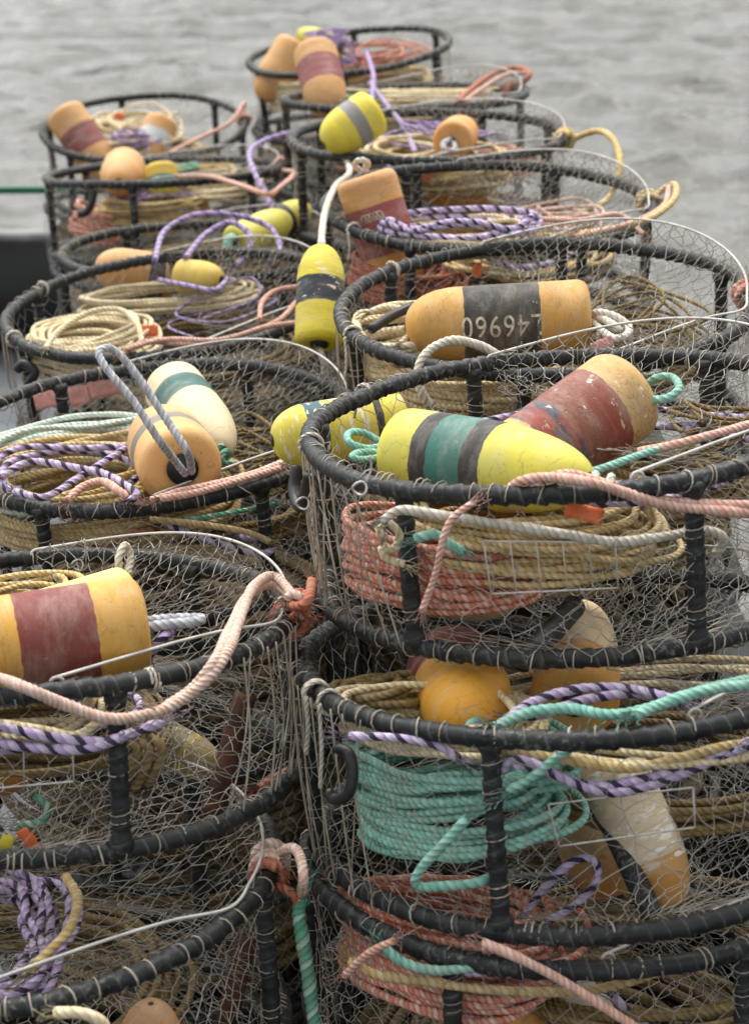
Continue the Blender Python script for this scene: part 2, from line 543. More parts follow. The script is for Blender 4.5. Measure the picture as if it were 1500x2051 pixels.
def net_mesh(name, fn, nu, nv, seed, wrap=False, jit=0.25, rad=0.0012, drop=0.04):
    """knotted wire mesh: hexagonal cells on the surface fn(u, v)"""
    r = np.random.default_rng(seed)
    g = Geo()
    P = {}
    for j in range(nv + 1):
        for i in range(nu + 1):
            ii = i % nu if wrap else i
            if (ii, j) in P:
                continue
            e = 0 if j in (0, nv) else 1
            u = (ii + 0.5 * (j % 2) + e * r.normal(0, jit)) / nu
            v = min(1, max(0, (j + e * r.normal(0, jit * 0.8)) / nv))
            if not wrap:
                u = min(1.0, max(0.0, u))
            p = np.array(fn(u, v))
            tw = 0.30 / nv
            q = np.array(fn(u, min(1, v + tw)))
            P[(ii, j)] = (p, q)
    A, B = [], []
    for j in range(nv):
        for i in range(nu):
            a, a2 = P[(i, j)]
            A.append(a); B.append(a2)
            if j % 2 == 0:
                nb = [(i, j + 1), (i - 1, j + 1)]
            else:
                nb = [(i, j + 1), (i + 1, j + 1)]
            for k in nb:
                kk = (k[0] % nu, k[1]) if wrap else k
                if kk in P and r.uniform() > drop:
                    A.append(a2); B.append(P[kk][0])
    A, B = np.array(A), np.array(B)
    ok = np.linalg.norm(B - A, axis=1) > 1e-4
    A, B = A[ok], B[ok]
    n = len(A)
    # each strand bends slightly: two segments
    M = (A + B) / 2 + r.normal(0, 0.0017, A.shape)
    V, Q = [], []
    T = B - A
    T /= np.linalg.norm(T, axis=1, keepdims=True)
    ref = np.where(np.abs(T[:, 2:3]) < 0.9, np.array([[0, 0, 1.0]]), np.array([[1.0, 0, 0]]))
    N1 = np.cross(T, ref); N1 /= np.linalg.norm(N1, axis=1, keepdims=True)
    N2 = np.cross(T, N1)
    rr = rad * r.uniform(0.8, 1.3, (n, 1))
    vs = []
    for C in (A, M, B):
        for k in range(3):
            t = k * 2.0944
            vs.append(C + (N1 * math.cos(t) + N2 * math.sin(t)) * rr)
    V = np.stack(vs, 1).reshape(-1, 3)
    base = (np.arange(n) * 9)[:, None]
    for s in (0, 3):
        for k in range(3):
            k2 = (k + 1) % 3
            Q.append(base + np.array([[s + k, s + k2, s + 3 + k2, s + 3 + k]]))
    return mesh_np(name, V, np.vstack(Q))

H0 = 0.31
def side_fn(rad, h, seed):
    r = np.random.default_rng(seed)
    a1, a2, a3 = r.uniform(0, 6.28, 3)
    def fn(u, v):
        a = u * 2 * math.pi
        b = math.sin(math.pi * v)
        q = rad + b * (-0.012 + 0.014 * math.sin(3 * a + a1) + 0.010 * math.sin(7 * a + a2))
        a += b * 0.03 * math.sin(5 * a + a3)
        return (q * math.cos(a), q * math.sin(a), h * v)
    return fn

def hoop_path(rad, var):
    """wire hoop of the lid: from a hook on the far rim, round the right side just above the rim, straight back across to the near rim"""
    a0 = R([104, 98, 110][var])
    a1 = R([-22, -16, -26][var])
    P = []
    for k in range(15):
        t = k / 14
        a = a0 + (a1 - a0) * t
        q = rad * (0.985 - 0.06 * math.sin(math.pi * min(1, t * 1.1)) ** 2)
        z = 0.022 + [0.075, 0.06, 0.05][var] * math.sin(math.pi * t) ** 1.2
        P.append((q * math.cos(a), q * math.sin(a), z))
    a2 = R([-82, -74, -88][var])
    e = np.array((rad * 0.97 * math.cos(a2), rad * 0.97 * math.sin(a2), 0.024))
    p = np.array(P[-1])
    P.append(tuple(p * 0.80 + e * 0.20 + np.array([-0.012, 0.01, 0.002])))
    P.append(tuple(p * 0.5 + e * 0.5 + np.array([-0.004, 0.012, 0.004])))
    P.append(tuple(e))
    return np.array(P)

def eyelet(at_, t=0.011):
    P = [np.array(at_) + np.array((t * math.cos(k / 8 * 6.28), 0.3 * t * math.cos(k / 8 * 6.28), t * math.sin(k / 8 * 6.28) - t)) for k in range(8)]
    return P

CACHE = {}
def pot_meshes(rad, h, var):
    key = (round(rad, 3), round(h, 3), var)
    if key in CACHE:
        return CACHE[key]
    d = {}
    sd = 11 + var * 17 + int(rad * 100) + int(h * 1000)
    d['top_ring'] = ring_mesh('top_ring', rad, sd)
    d['bottom_ring'] = ring_mesh('bottom_ring', rad * 0.99, sd + 1)
    d['ties_top'] = ties_mesh('wire_ties', rad, sd)
    d['ties_bottom'] = ties_mesh('wire_ties', rad * 0.99, sd + 5)
    # post with rubber wrap, base at the bottom ring
    C, s = catmull([(0, 0, 0.0), (0.002, 0, h * 0.5), (0, 0, h)], 0.006)
    r0 = 0.0158 + 0.0019 * ((s / 0.03) % 1.0 - 0.4) * 1.8 + 0.006 * np.exp(-((s - 0.012) / 0.012) ** 2) + 0.006 * np.exp(-((s - h + 0.012) / 0.012) ** 2)
    d['post'] = mesh_np('post', *tube_geo(C, s, 0.016, 12, rad=r0[:, None]))
    g = Geo()
    for z in (0.06, 0.075, 0.15, 0.21, 0.225, 0.27):
        t = np.arange(10) / 10 * 6.2832
        g.tube(np.stack([0.0185 * np.cos(t), 0.0185 * np.sin(t), z * h / 0.31 + 0.003 * np.sin(t)], 1), 0.0012, 0.014, 4, closed=True)
    d['post_ties'] = g.mesh('wire_ties')
    d['side_netting'] = net_mesh('side_netting', side_fn(rad + 0.004, h, sd), 58, 9, sd, True, 0.15, 0.00072, 0.015)
    hp = hoop_path(rad, var)
    g = Geo().tube(hp, 0.0030, 0.012, 7)
    g.tube(eyelet(hp[0]), 0.003, 0.006, 6, closed=True)
    g.tube(eyelet(hp[-1]), 0.003, 0.006, 6, closed=True)
    d['lid_hoop'] = g.mesh('lid_hoop')
    arc, _ = catmull(hp[:15], 0.01)
    r = np.random.default_rng(sd)
    e0, e1 = hp[0], hp[-1]
    # slack netting between the hoop and the middle of the pot
    def lid(u, v):
        p = arc[min(len(arc) - 1, int(u * (len(arc) - 1)))]
        c = e0 + (e1 - e0) * (0.06 + 0.88 * u)
        c = c + np.array((0.03 * math.sin(u * 9), 0, 0))
        q = p + (c - p) * v
        z = -0.055 * math.sin(math.pi * v) - 0.03 * v + 0.012 * math.sin(u * 17 + v * 6)
        return (q[0], q[1], q[2] + z)
    d['lid_netting'] = net_mesh('lid_netting', lid, 28, 12, sd + 2, False, 0.16, 0.0009, 0.015)
    # netting between the rim and the hoop
    def rim(u, v):
        p = arc[min(len(arc) - 1, int(u * (len(arc) - 1)))]
        a = math.atan2(p[1], p[0])
        o = np.array((rad * math.cos(a), rad * math.sin(a), 0.012))
        q = o + (p - o) * v
        return tuple(q + np.array((0, 0, -0.012 * math.sin(math.pi * v))))
    d['rim_netting'] = net_mesh('rim_netting', rim, 26, 3, sd + 3, False, 0.10, 0.0010, 0.0)
    def base(u, v):
        y = (2 * v - 1) * rad * 0.95
        w = math.sqrt(max(0.0, (rad * 0.98) ** 2 - y * y))
        return ((2 * u - 1) * w, y, 0.012 + 0.006 * math.sin(u * 9 + v * 7))
    d['base_netting'] = net_mesh('base_netting', base, 20, 22, sd + 4, False, 0.16, 0.0008, 0.03)
    # entrance tunnel netting: slack funnel of wire inside the pot
    def tun(u, v):
        a = R(-60) + u * R(120)
        w = (rad - 0.01) * (1 - 0.55 * v)
        z = h * (0.18 + 0.42 * v) + 0.05 * math.sin(u * math.pi) * (1 - v) + 0.015 * math.sin(u * 21)
        return (w * math.cos(a), w * math.sin(a), z)
    d['tunnel_netting'] = net_mesh('tunnel_netting', tun, 28, 8, sd + 6, False, 0.2, 0.0008, 0.03)
    for k, me in d.items():
        me.materials.append(HOOP if k == 'lid_hoop' else TIE if 'ties' in k else WIRE if 'netting' in k else RUBBER)
    CACHE[key] = d
    return d

POTS = {}
class Pot:
    def __init__(self, key, c, tilt, rad, h, first, var, label, group, lid=True, full=True, bars=True):
        c = np.array(c) + np.array([0, 0, CAM_H])
        n = np.array([math.sin(R(tilt[0])), math.sin(R(tilt[1])), 1.0])
        n /= np.linalg.norm(n)
        x = np.array([1.0, 0, 0]) - n * n[0]
        x /= np.linalg.norm(x)
        y = np.cross(n, x)
        self.c, self.n, self.x, self.y, self.R, self.h = c, n, x, y, rad, h
        base = c - n * h
        M = Matrix(((x[0], y[0], n[0], base[0]), (x[1], y[1], n[1], base[1]), (x[2], y[2], n[2], base[2]), (0, 0, 0, 1)))
        o = link('crab_pot', None)
        o.matrix_world = M
        o.empty_display_size = 0.1
        tag(o, label, 'crab pot', group)
        self.o = o
        d = pot_meshes(rad, h, var)
        up = Matrix.Translation((0, 0, h))
        spin = Matrix.Rotation(R(first * 1.7), 4, 'Z')
        tr = link('top_ring', d['top_ring'], None, o, up @ spin)
        br = link('bottom_ring', d['bottom_ring'], None, o, spin)
        tag(link('wire_ties', d['ties_top'], None, tr), kind='stuff')
        if full:
            tag(link('wire_ties', d['ties_bottom'], None, br), kind='stuff')
        for k in range(6):
            a = R(first + 60 * k)
            p = link('post', d['post'], None, o, Matrix.Translation((rad * 0.993 * math.cos(a), rad * 0.993 * math.sin(a), 0)) @ Matrix.Rotation(a, 4, 'Z'))
            if full:
                tag(link('wire_ties', d['post_ties'], None, p), kind='stuff')
        tag(link('side_netting', d['side_netting'], None, o), kind='stuff')
        if full:
            tag(link('base_netting', d['base_netting'], None, o), kind='stuff')
            tag(link('tunnel_netting', d['tunnel_netting'], None, o), kind='stuff')
        if lid:
            lh = link('lid_hoop', d['lid_hoop'], None, o, up)
            tag(link('lid_netting', d['lid_netting'], None, lh), kind='stuff')
            tag(link('rim_netting', d['rim_netting'], None, lh), kind='stuff')
        POTS[key] = self
    def w(self, x, y, z):
        """pot coordinates (z from the rim plane) to the world"""
        return self.c + self.x * x + self.y * y + self.n * z
    def H(self, px, py, h=0.0):
        return plane_hit(px, py, self.c + self.n * h, self.n)
    def Y(self, px, py, ly):
        return plane_hit(px, py, self.c + self.y * ly, self.y)
    def loc(self, P):
        q = np.asarray(P) - self.c
        return np.array([q @ self.x, q @ self.y, q @ self.n])

GR, GL = 'crab pots of the right row', 'crab pots of the left row'
Pot('A1', (0.374, 3.422, -1.116), (-4.7, 3.4), 0.50, 0.304, -131, 0, 'nearest right-hand top pot holding the bright yellow and the brown float', GR)
Pot('A2', (0.380, 3.180, -1.487), (-4.3, 8.8), 0.52, 0.342, -112, 1, 'right front pot with the teal rope coil, directly under the top pot', GR)
Pot('A3', (0.372, 3.120, -1.880), (-1.5, 6.5), 0.50, 0.310, -119, 2, 'pot at the bottom right edge, third down, with brick red rope', GR)
Pot('B1', (-0.657, 3.233, -1.457), (-0.9, 9.2), 0.50, 0.293, -63, 1, 'left front pot with the red and orange float and pale bridle rope', GL)
Pot('B2', (-0.687, 2.930, -1.835), (-3.0, 6.8), 0.50, 0.310, -130, 2, 'lowest left pot cut by the bottom left corner, purple coil inside', GL)
Pot('C1', (-0.549, 4.374, -1.461), (-4.0, -2.2), 0.50, 0.300, -114, 0, 'second left pot with cream float and the float with tall grey rope loop', GL)
Pot('D1', (-0.618, 5.535, -1.440), (-4.7, -3.4), 0.50, 0.310, -85, 1, 'third left pot, a beige rope coil against its left rim', GL)
Pot('K1', (-0.640, 6.750, -1.560), (-1.0, 1.0), 0.50, 0.310, -110, 0, 'low left pot behind the third one, two small yellow floats on it', GL)
Pot('E2', (-0.894, 7.960, -1.500), (-2.4, 5.0), 0.50, 0.310, -99, 2, 'fourth left pot with salmon rope bundle and orange float end', GL)
Pot('E1', (-1.145, 9.380, -1.545), (-0.3, -9.3), 0.50, 0.310, -70, 0, 'farthest left pot, near the bulwark rail, tipped towards the camera', GL, lid=False)
Pot('F1', (0.420, 4.508, -1.176), (-3.1, -4.0), 0.50, 0.310, -100, 0, 'second right pot holding the float stamped L46960', GR)
Pot('G1', (0.353, 5.766, -1.188), (-0.5, -3.7), 0.50, 0.310, -120, 1, 'third right pot with leaning orange and red float and purple rope', GR)
Pot('H1', (0.196, 6.840, -1.158), (-1.0, -0.3), 0.50, 0.310, -96, 2, 'fourth right pot with yellow float and orange float end', GR)
Pot('I1', (0.123, 7.934, -1.182), (-1.7, 3.2), 0.50, 0.310, -112, 0, 'fifth right pot, flat rim with salmon bridle at its right end', GR)
Pot('J1', (-0.128, 9.533, -1.194), (-6.2, -4.6), 0.50, 0.310, -92, 1, 'farthest pot at the top of the picture with purple tangle', GR, lid=False)

# the pots buried under these, down to the deck
for q, key in enumerate(('A3', 'B2', 'C1', 'D1', 'K1', 'E2', 'E1', 'F1', 'G1', 'H1', 'I1', 'J1')):
    p = POTS[key]
    rr = np.random.default_rng(50 + q)
    bot = p.c - p.n * p.h
    g = bot[2] - 0.018 - 0.35 * math.hypot(p.n[0], p.n[1])
    k_n = max(1, int(g / 0.318))
    pitch = g / k_n
    hh = 0.30 if pitch > 0.337 else 0.28
    for k in range(k_n):
        Pot(key + 'under%d' % k, (bot[0] + rr.normal(0, 0.02), bot[1] + rr.normal(0, 0.02), g - k * pitch - 0.018 - CAM_H), (0, 0), 0.50, hh,
            rr.uniform(-150, -30), int(rr.integers(0, 3)), 'black rubber wrapped crab pot buried in the dark lower tiers of the stacks',
            'crab pots of the lower tiers', lid=False, full=False)

# ------------------------------------------------------------------ ropes
def smooth_noise(th, r, amp, ks=(1, 2, 3)):
    o = np.zeros_like(th)
    for k in ks:
        o += amp / k * np.sin(k * th * 0.5 + r.uniform(0, 6.28))
    return o

def coil_path(rx, ry, nrad, nvert, r, seed, step=0.012, loose=1.0, flare=0.0):
    """one rope wound by hand into a coil: loops packed about nrad wide and nvert high, each with its own drift, tilt and slack"""
    g = np.random.default_rng(seed)
    n = nrad * nvert
    K = []
    H = nvert * 1.78 * r
    for j in range(nvert):
        order = range(nrad) if j % 2 == 0 else range(nrad - 1, -1, -1)
        for i in order:
            slack = 0.012 * loose * max(0.0, g.normal(0, 1.0)) ** 2 * g.choice([-1, 1, 1])
            K.append([(i - (nrad - 1) / 2) * 2.0 * r + (0.5 * r if j % 2 else -0.5 * r) + g.normal(0, 0.5 * r * loose) + slack,
                      j * 1.78 * r + g.normal(0, 0.35 * r * loose),
                      g.normal(0, 0.009 * loose), g.normal(0, 0.007 * loose),
                      g.normal(0, 0.011 * loose), g.normal(0, 0.009 * loose),
                      *g.normal(0, 0.011 * loose, 2), *g.normal(0, 0.007 * loose, 2), *g.normal(0, 0.0035 * loose, 2)])
    K.append(K[-1])
    K = np.array(K)
    per = max(24, int(math.pi * (rx + ry) / step))
    t = np.arange(n * per) / per
    k = np.minimum(t.astype(int), n - 1)
    f = t - k
    f = f * f * (3 - 2 * f)
    P = K[k] * (1 - f)[:, None] + K[k + 1] * f[:, None]
    th = 2 * math.pi * t
    dr, dz, cx, cy, tx, ty, a2, b2, a3, b3, z2, z3 = P.T
    fl = 1 + flare * (dz / H - 0.5)
    q = dr + a2 * np.sin(2 * th) + b2 * np.cos(2 * th) + a3 * np.sin(3 * th) + b3 * np.cos(3 * th)
    # a hank is a little squarer than an ellipse
    sx, sy = np.sign(np.cos(th)) * np.abs(np.cos(th)) ** 0.88, np.sign(np.sin(th)) * np.abs(np.sin(th)) ** 0.88
    x = (rx * fl + q) * sx + cx
    y = (ry * fl + q) * sy + cy
    z = dz - H / 2 + tx * np.cos(th) + ty * np.sin(th) + z2 * np.sin(2 * th) + z3 * np.sin(5 * th)
    C = np.stack([x, y, z], 1)
    w = np.array([0.25, 0.5, 0.25])
    for _ in range(3):
        C[1:-1] = w[0] * C[:-2] + w[1] * C[1:-1] + w[2] * C[2:]
    return C

def rope_obj(name, C, r, colour, label, cat='rope', group=None, nseg=7, lobes=0, step=None, fray=False):
    C = np.asarray(C, float)
    s = np.concatenate([[0], np.cumsum(np.linalg.norm(np.diff(C, axis=0), axis=1))])
    o0 = C.mean(0)
    gn = np.random.default_rng(len(C))
    f1, f2, p1, p2 = *gn.uniform(14, 40, 2), *gn.uniform(0, 6.28, 2)
    rad = r * (1 + 0.05 * np.sin(s * f1 + p1) + 0.04 * np.sin(s * f2 * 2.3 + p2))
    V, Q, uv, tr = tube_geo(C - o0, s, r, nseg, lobes=lobes, pitch=PITCHES[ROPE[colour].name], rad=rad[:, None])
    geo = Geo().add(V, Q, uv, tr)
    if fray:
        for e, dv in ((C[0] - o0, C[0] - C[min(3, len(C) - 1)]), (C[-1] - o0, C[-1] - C[-min(4, len(C))])):
            dv = dv / (np.linalg.norm(dv) + 1e-9)
            for _ in range(11):
                sd_ = gn.normal(0, 1, 3)
                q = e + sd_ * r * 0.35
                d1 = dv + sd_ * 0.28
                geo.tube([q - dv * r, q + d1 * r * 1.3, q + (d1 + gn.normal(0, 0.35, 3)) * r * gn.uniform(2.0, 3.6)], r * 0.13, r * 0.8, 3)
    o = link(name, geo.mesh(name), ROPE[colour])
    o.location = o0
    return tag(o, label, cat, group)

COIL_N = [0]
def coil(pot, centre, rx, ry, nrad, nvert, colour, label, r=0.0065, tilt=(0, 0), rot=0, seed=None, loose=1.0, step=0.012, nseg=7, group=None, clamp=True, flare=0.0):
    COIL_N[0] += 1
    P = coil_path(rx, ry, nrad, nvert, r, seed or 500 + COIL_N[0], step, loose, flare)
    Mx = np.array(Matrix.Rotation(R(rot), 3, 'Z') @ Matrix.Rotation(R(tilt[0]), 3, 'X') @ Matrix.Rotation(R(tilt[1]), 3, 'Y'))
    P = P @ Mx.T + np.asarray(centre)
    if clamp:
        # loops near the wall give way: squeezed smoothly instead of cut at one radius
        q = np.hypot(P[:, 0], P[:, 1])
        lim, soft = pot.R - 0.014, 0.07
        ex = np.maximum(0.0, q - (lim - soft))
        qn = np.where(ex > 0, lim - soft + soft * (1 - np.exp(-ex / soft)), q)
        f = qn / np.maximum(q, 1e-6)
        P[:, 0] *= f
        P[:, 1] *= f
    W = pot.c + P[:, :1] * pot.x + P[:, 1:2] * pot.y + P[:, 2:3] * pot.n
    return rope_obj('rope_coil', W, r, colour, label, 'rope coil', group, nseg)

def front(pot, px, py, yf, ry):
    """centre of a coil whose near face shows at the pixel, yf metres from the pot's middle"""
    q = pot.loc(pot.Y(px, py, yf))
    return np.array([q[0], yf + ry, q[2]])

def top(pot, px, py, h):
    return pot.loc(pot.H(px, py, h))

def rope(pts, colour, label, r=0.0065, name='rope', step=0.009, nseg=8, lobes=0, group=None, cat='rope'):
    C, s = catmull(pts, step)
    g = np.random.default_rng(int(abs(C[0][0] * 1e4)) + len(C))
    return rope_obj(name, C, r, colour, label, cat, group, nseg, lobes, fray=True)

A1, A2, A3, B1, B2, C1, D1, E1, E2, F1, G1, H1, I1, J1 = (POTS[k] for k in ('A1', 'A2', 'A3', 'B1', 'B2', 'C1', 'D1', 'E1', 'E2', 'F1', 'G1', 'H1', 'I1', 'J1'))

# --- front right top pot
coil(A1, front(A1, 1085, 1105, -0.41, 0.17), 0.215, 0.16, 2, 10, 'tan', 'tan rope coil hanging in the nearest right top pot, above the speckled salmon coil', tilt=(0, 4))
coil(A1, front(A1, 858, 1176, -0.39, 0.16), 0.195, 0.15, 2, 11, 'salmon', 'speckled salmon rope coil at lower left in the nearest right top pot', r=0.0068, tilt=(-3, 3))
coil(A1, np.array([0.06, -0.07, -0.055]), 0.33, 0.30, 1, 3, 'purple', 'purple and black rope looped under the bright yellow float', r=0.007, loose=1.6)
coil(A1, np.array([0.02, 0.17, -0.21]), 0.30, 0.22, 3, 7, 'olive', 'olive filler coil added for darkness deep in the back of the nearest right top pot', r=0.007)  # filler coil, added to make the inside of the pot darker
# --- second pot down on the right
coil(A2, front(A2, 905, 1648, -0.435, 0.15), 0.185, 0.14, 2, 13, 'teal', 'thick teal rope coil behind the netting of the right front pot', r=0.0070, tilt=(0, -4))
coil(A2, front(A2, 850, 1508, -0.43, 0.15), 0.185, 0.14, 2, 5, 'straw', 'pale straw rope coil lying on top of the teal coil', r=0.0068, tilt=(-2, 3))
coil(A2, top(A2, 735, 1385, -0.03), 0.085, 0.08, 2, 3, 'olive', 'small olive brown rope coil beside the orange float nose under the top pot', r=0.0075)
coil(A2, np.array([0.17, 0.0, -0.26]), 0.25, 0.24, 3, 5, 'olive', 'olive rope coil at the bottom of the pot with the teal coil', r=0.007)
coil(A2, np.array([0.14, -0.20, -0.07]), 0.27, 0.22, 2, 2, 'straw', 'straw coloured rope loops right of the post in the teal coil pot', r=0.0068, loose=1.5)
# --- third pot down on the right
coil(A3, front(A3, 865, 1992, -0.43, 0.17), 0.19, 0.16, 2, 13, 'salmon', 'brick pink rope coil in the bottom right pot, at the lower edge', r=0.007, tilt=(-4, 3))
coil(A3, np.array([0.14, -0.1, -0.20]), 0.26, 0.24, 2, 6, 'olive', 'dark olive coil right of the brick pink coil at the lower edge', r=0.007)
# --- left front pot
coil(B1, np.array([-0.12, -0.19, -0.115]), 0.29, 0.23, 1, 4, 'purple', 'purple and black rope coil under the big red banded float', r=0.0075, loose=1.3)
coil(B1, np.array([-0.10, -0.17, -0.075]), 0.28, 0.24, 2, 2, 'straw', 'straw rope loops just above the purple coil in the left front pot', r=0.0068, loose=1.4)
coil(B1, top(B1, 30, 1200, -0.03), 0.12, 0.10, 2, 4, 'tan', 'tan rope coil at the left picture edge behind the red banded float')
coil(B1, np.array([0.02, -0.02, -0.20]), 0.20, 0.20, 3, 5, 'olive', 'olive rope coil deep in the left front pot', r=0.0068)
coil(B2, top(B2, -12, 1880, -0.06), 0.095, 0.13, 4, 3, 'purple', 'tight purple coil at the lower left picture edge', r=0.0078, tilt=(18, 0), clamp=False)
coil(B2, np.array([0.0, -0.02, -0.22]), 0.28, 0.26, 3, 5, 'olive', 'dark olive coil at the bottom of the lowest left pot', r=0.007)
# --- second left pot
coil(C1, top(C1, 165, 925, -0.03), 0.27, 0.27, 4, 2, 'mint', 'pale mint rope coil sweeping round the back of the second left pot', r=0.0075, loose=1.2)
coil(C1, top(C1, 130, 950, -0.005), 0.24, 0.17, 6, 2, 'tan', 'wide tan rope coil in the second left pot beside the loop float', r=0.0072, loose=1.3)
coil(C1, top(C1, 120, 955, 0.025), 0.19, 0.13, 2, 1, 'purple', 'purple and black loops lying on the tan coil of the second left pot', r=0.008, loose=2.2)
coil(C1, front(C1, 190, 1075, -0.43, 0.2), 0.29, 0.2, 2, 6, 'tan', 'tan rope coil seen between the posts below the second left rim', r=0.0068, tilt=(0, -2))
coil(C1, np.array([0.16, -0.1, -0.16]), 0.22, 0.2, 2, 4, 'olive', 'olive coil at right inside the second left pot', r=0.0068)
# --- third left pot
coil(D1, top(D1, 178, 672, -0.01), 0.155, 0.145, 4, 4, 'straw', 'beige rope coil leaning on the left rim of the third left pot', r=0.0072, flare=-0.5)
coil(D1, front(D1, 120, 745, -0.40, 0.13), 0.15, 0.13, 2, 6, 'straw', 'beige coil below the left rim of the third left pot', r=0.0072)
coil(D1, np.array([0.12, 0.0, -0.16]), 0.26, 0.25, 3, 4, 'olive', 'dark coil under the netting of the third left pot', r=0.007)
coil(D1, np.array([-0.06, 0.34, -0.08]), 0.28, 0.10, 2, 4, 'straw', 'beige coil at the far side of the third left pot', r=0.007, step=0.018, nseg=6)
# --- far left pots
coil(POTS['K1'], np.array([0.0, 0.0, -0.07]), 0.33, 0.31, 3, 5, 'olive', 'olive coil in the low pot under the two small yellow floats', r=0.008, step=0.02, nseg=6)
coil(E2, front(E2, 188, 452, -0.40, 0.11), 0.115, 0.11, 2, 7, 'salmon', 'salmon rope bundle at the left front of the fourth left pot', r=0.009, step=0.018, nseg=6, tilt=(0, 10))
coil(E2, front(E2, 300, 430, -0.42, 0.17), 0.21, 0.17, 2, 9, 'tan', 'tan coil right of the salmon bundle in the fourth left pot', r=0.0075, step=0.02, nseg=6)
coil(E2, np.array([0.20, -0.1, -0.07]), 0.22, 0.2, 2, 4, 'straw', 'pale coil at right in the fourth left pot', r=0.0075, step=0.02, nseg=6)
coil(E2, top(E2, 365, 335, 0.0), 0.07, 0.09, 2, 3, 'green', 'small green rope coil on the far rim of the fourth left pot', r=0.007, step=0.02, nseg=6)
coil(E1, top(E1, 245, 262, 0.0), 0.17, 0.2, 3, 4, 'straw', 'straw coil heaped in the farthest left pot', r=0.0085, step=0.02, nseg=6)
coil(E1, np.array([0, 0, -0.18]), 0.3, 0.3, 3, 5, 'tan', 'tan coil filling the bottom of the farthest left pot', r=0.0085, step=0.02, nseg=6)
# --- second right pot
coil(F1, top(F1, 790, 688, -0.04), 0.145, 0.13, 2, 9, 'straw', 'straw rope coil at the nose of the float stamped L46960', r=0.0072, tilt=(0, -5))
coil(F1, front(F1, 955, 800, -0.41, 0.16), 0.21, 0.15, 2, 8, 'tan', 'tan coil seen under the far rim of the nearest top pot', r=0.0072)
coil(F1, np.array([0.1, 0.1, -0.19]), 0.28, 0.26, 3, 5, 'olive', 'dull coil beneath the float stamped L46960', r=0.007)
# --- third right pot
coil(G1, top(G1, 915, 470, -0.01), 0.19, 0.13, 5, 3, 'straw', 'cream yellow rope coil beside the leaning red banded float', r=0.0075)
coil(G1, top(G1, 925, 445, 0.025), 0.22, 0.13, 2, 2, 'purple', 'purple and black rope loops over the cream coil in the third right pot', r=0.0095, loose=1.4)
coil(G1, front(G1, 795, 588, -0.42, 0.15), 0.17, 0.14, 2, 8, 'brick', 'brick red coil low in the third right pot, behind the rim below', r=0.0075)
coil(G1, front(G1, 1065, 545, -0.40, 0.15), 0.15, 0.14, 2, 3, 'tan', 'tan coil low at right in the third right pot', r=0.0075)
coil(G1, np.array([0.1, 0.1, -0.18]), 0.27, 0.25, 3, 5, 'olive', 'dull coil at the bottom of the third right pot', r=0.0075, step=0.018, nseg=6)
# --- far right pots
coil(H1, top(H1, 815, 300, -0.01), 0.14, 0.2, 4, 3, 'straw', 'pale yellow rope coil between the yellow float and the orange float end', r=0.0085, step=0.02, nseg=6)
coil(H1, front(H1, 880, 365, -0.42, 0.2), 0.2, 0.19, 2, 8, 'tan', 'tan coil under the near rim of the fourth right pot', r=0.0085, step=0.02, nseg=6)
coil(I1, np.array([0.02, 0.0, -0.10]), 0.28, 0.26, 3, 6, 'tan', 'tan coil inside the fifth right pot', r=0.0085, step=0.02, nseg=6)
coil(I1, np.array([0.02, 0.0, -0.22]), 0.3, 0.3, 3, 5, 'brick', 'brick coil under the tan coil in the fifth right pot', r=0.0085, step=0.02, nseg=6)
coil(J1, np.array([-0.28, -0.12, -0.12]), 0.14, 0.2, 2, 9, 'straw', 'straw coil at left inside the farthest pot', r=0.0085, step=0.02, nseg=6)
coil(J1, np.array([0.14, 0.0, -0.20]), 0.26, 0.26, 3, 6, 'tan', 'tan coil at the bottom of the farthest pot', r=0.0085, step=0.02, nseg=6)

# coils added to the buried pots to darken them, dark colours standing for shade
ub = coil_path(0.33, 0.32, 9, 5, 0.014, 9, 0.03, 1.2)
us = np.concatenate([[0], np.cumsum(np.linalg.norm(np.diff(ub, axis=0), axis=1))])
for c_ in ('dull', 'olive'):
    CACHE['under_' + c_] = mesh_np('rope_coil', *tube_geo(ub, us, 0.013, 6))
    CACHE['under_' + c_].materials.append(ROPE[c_])
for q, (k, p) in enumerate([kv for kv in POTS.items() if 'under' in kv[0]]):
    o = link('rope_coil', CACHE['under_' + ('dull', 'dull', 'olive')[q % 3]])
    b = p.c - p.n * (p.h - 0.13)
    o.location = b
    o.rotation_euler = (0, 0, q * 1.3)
    tag(o, 'dark rope coil added as shade in a buried pot of the lower tiers', 'rope coil', 'rope coils of the lower tiers')

# ------------------------------------------------------------------ loose ropes
rope([A1.Y(765, 1045, -0.46), A1.Y(800, 1022, -0.46), A1.Y(870, 1030, -0.47), A1.Y(1000, 1050, -0.475), A1.Y(1120, 1068, -0.475), A1.Y(1230, 1085, -0.47), A1.Y(1330, 1075, -0.45), A1.Y(1410, 1062, -0.42), A1.Y(1450, 1080, -0.41), A1.Y(1432, 1112, -0.40)],
     'white', 'thick off-white rope running along the front of the nearest right top pot', 0.009)
rope([A1.Y(985, 1000, -0.455), A1.Y(1012, 985, -0.462), A1.H(1050, 962, 0.026), A1.H(1110, 957, 0.03), A1.H(1190, 968, 0.03), A1.Y(1260, 990, -0.515), A1.Y(1340, 1012, -0.50), A1.Y(1430, 1022, -0.49), A1.Y(1530, 1030, -0.47)],
     'flesh', 'salmon rope lying over the near rim right of the yellow float', 0.009, lobes=3, nseg=12, step=0.004)
rope([A1.Y(1040, 1000, -0.45), A1.H(1075, 968, 0.02), A1.H(1140, 948, 0.03), A1.Y(1240, 975, -0.5), A1.Y(1350, 1003, -0.485), A1.Y(1530, 1012, -0.47)], 'flesh', 'second salmon strand just above the one on the near rim', 0.0075)
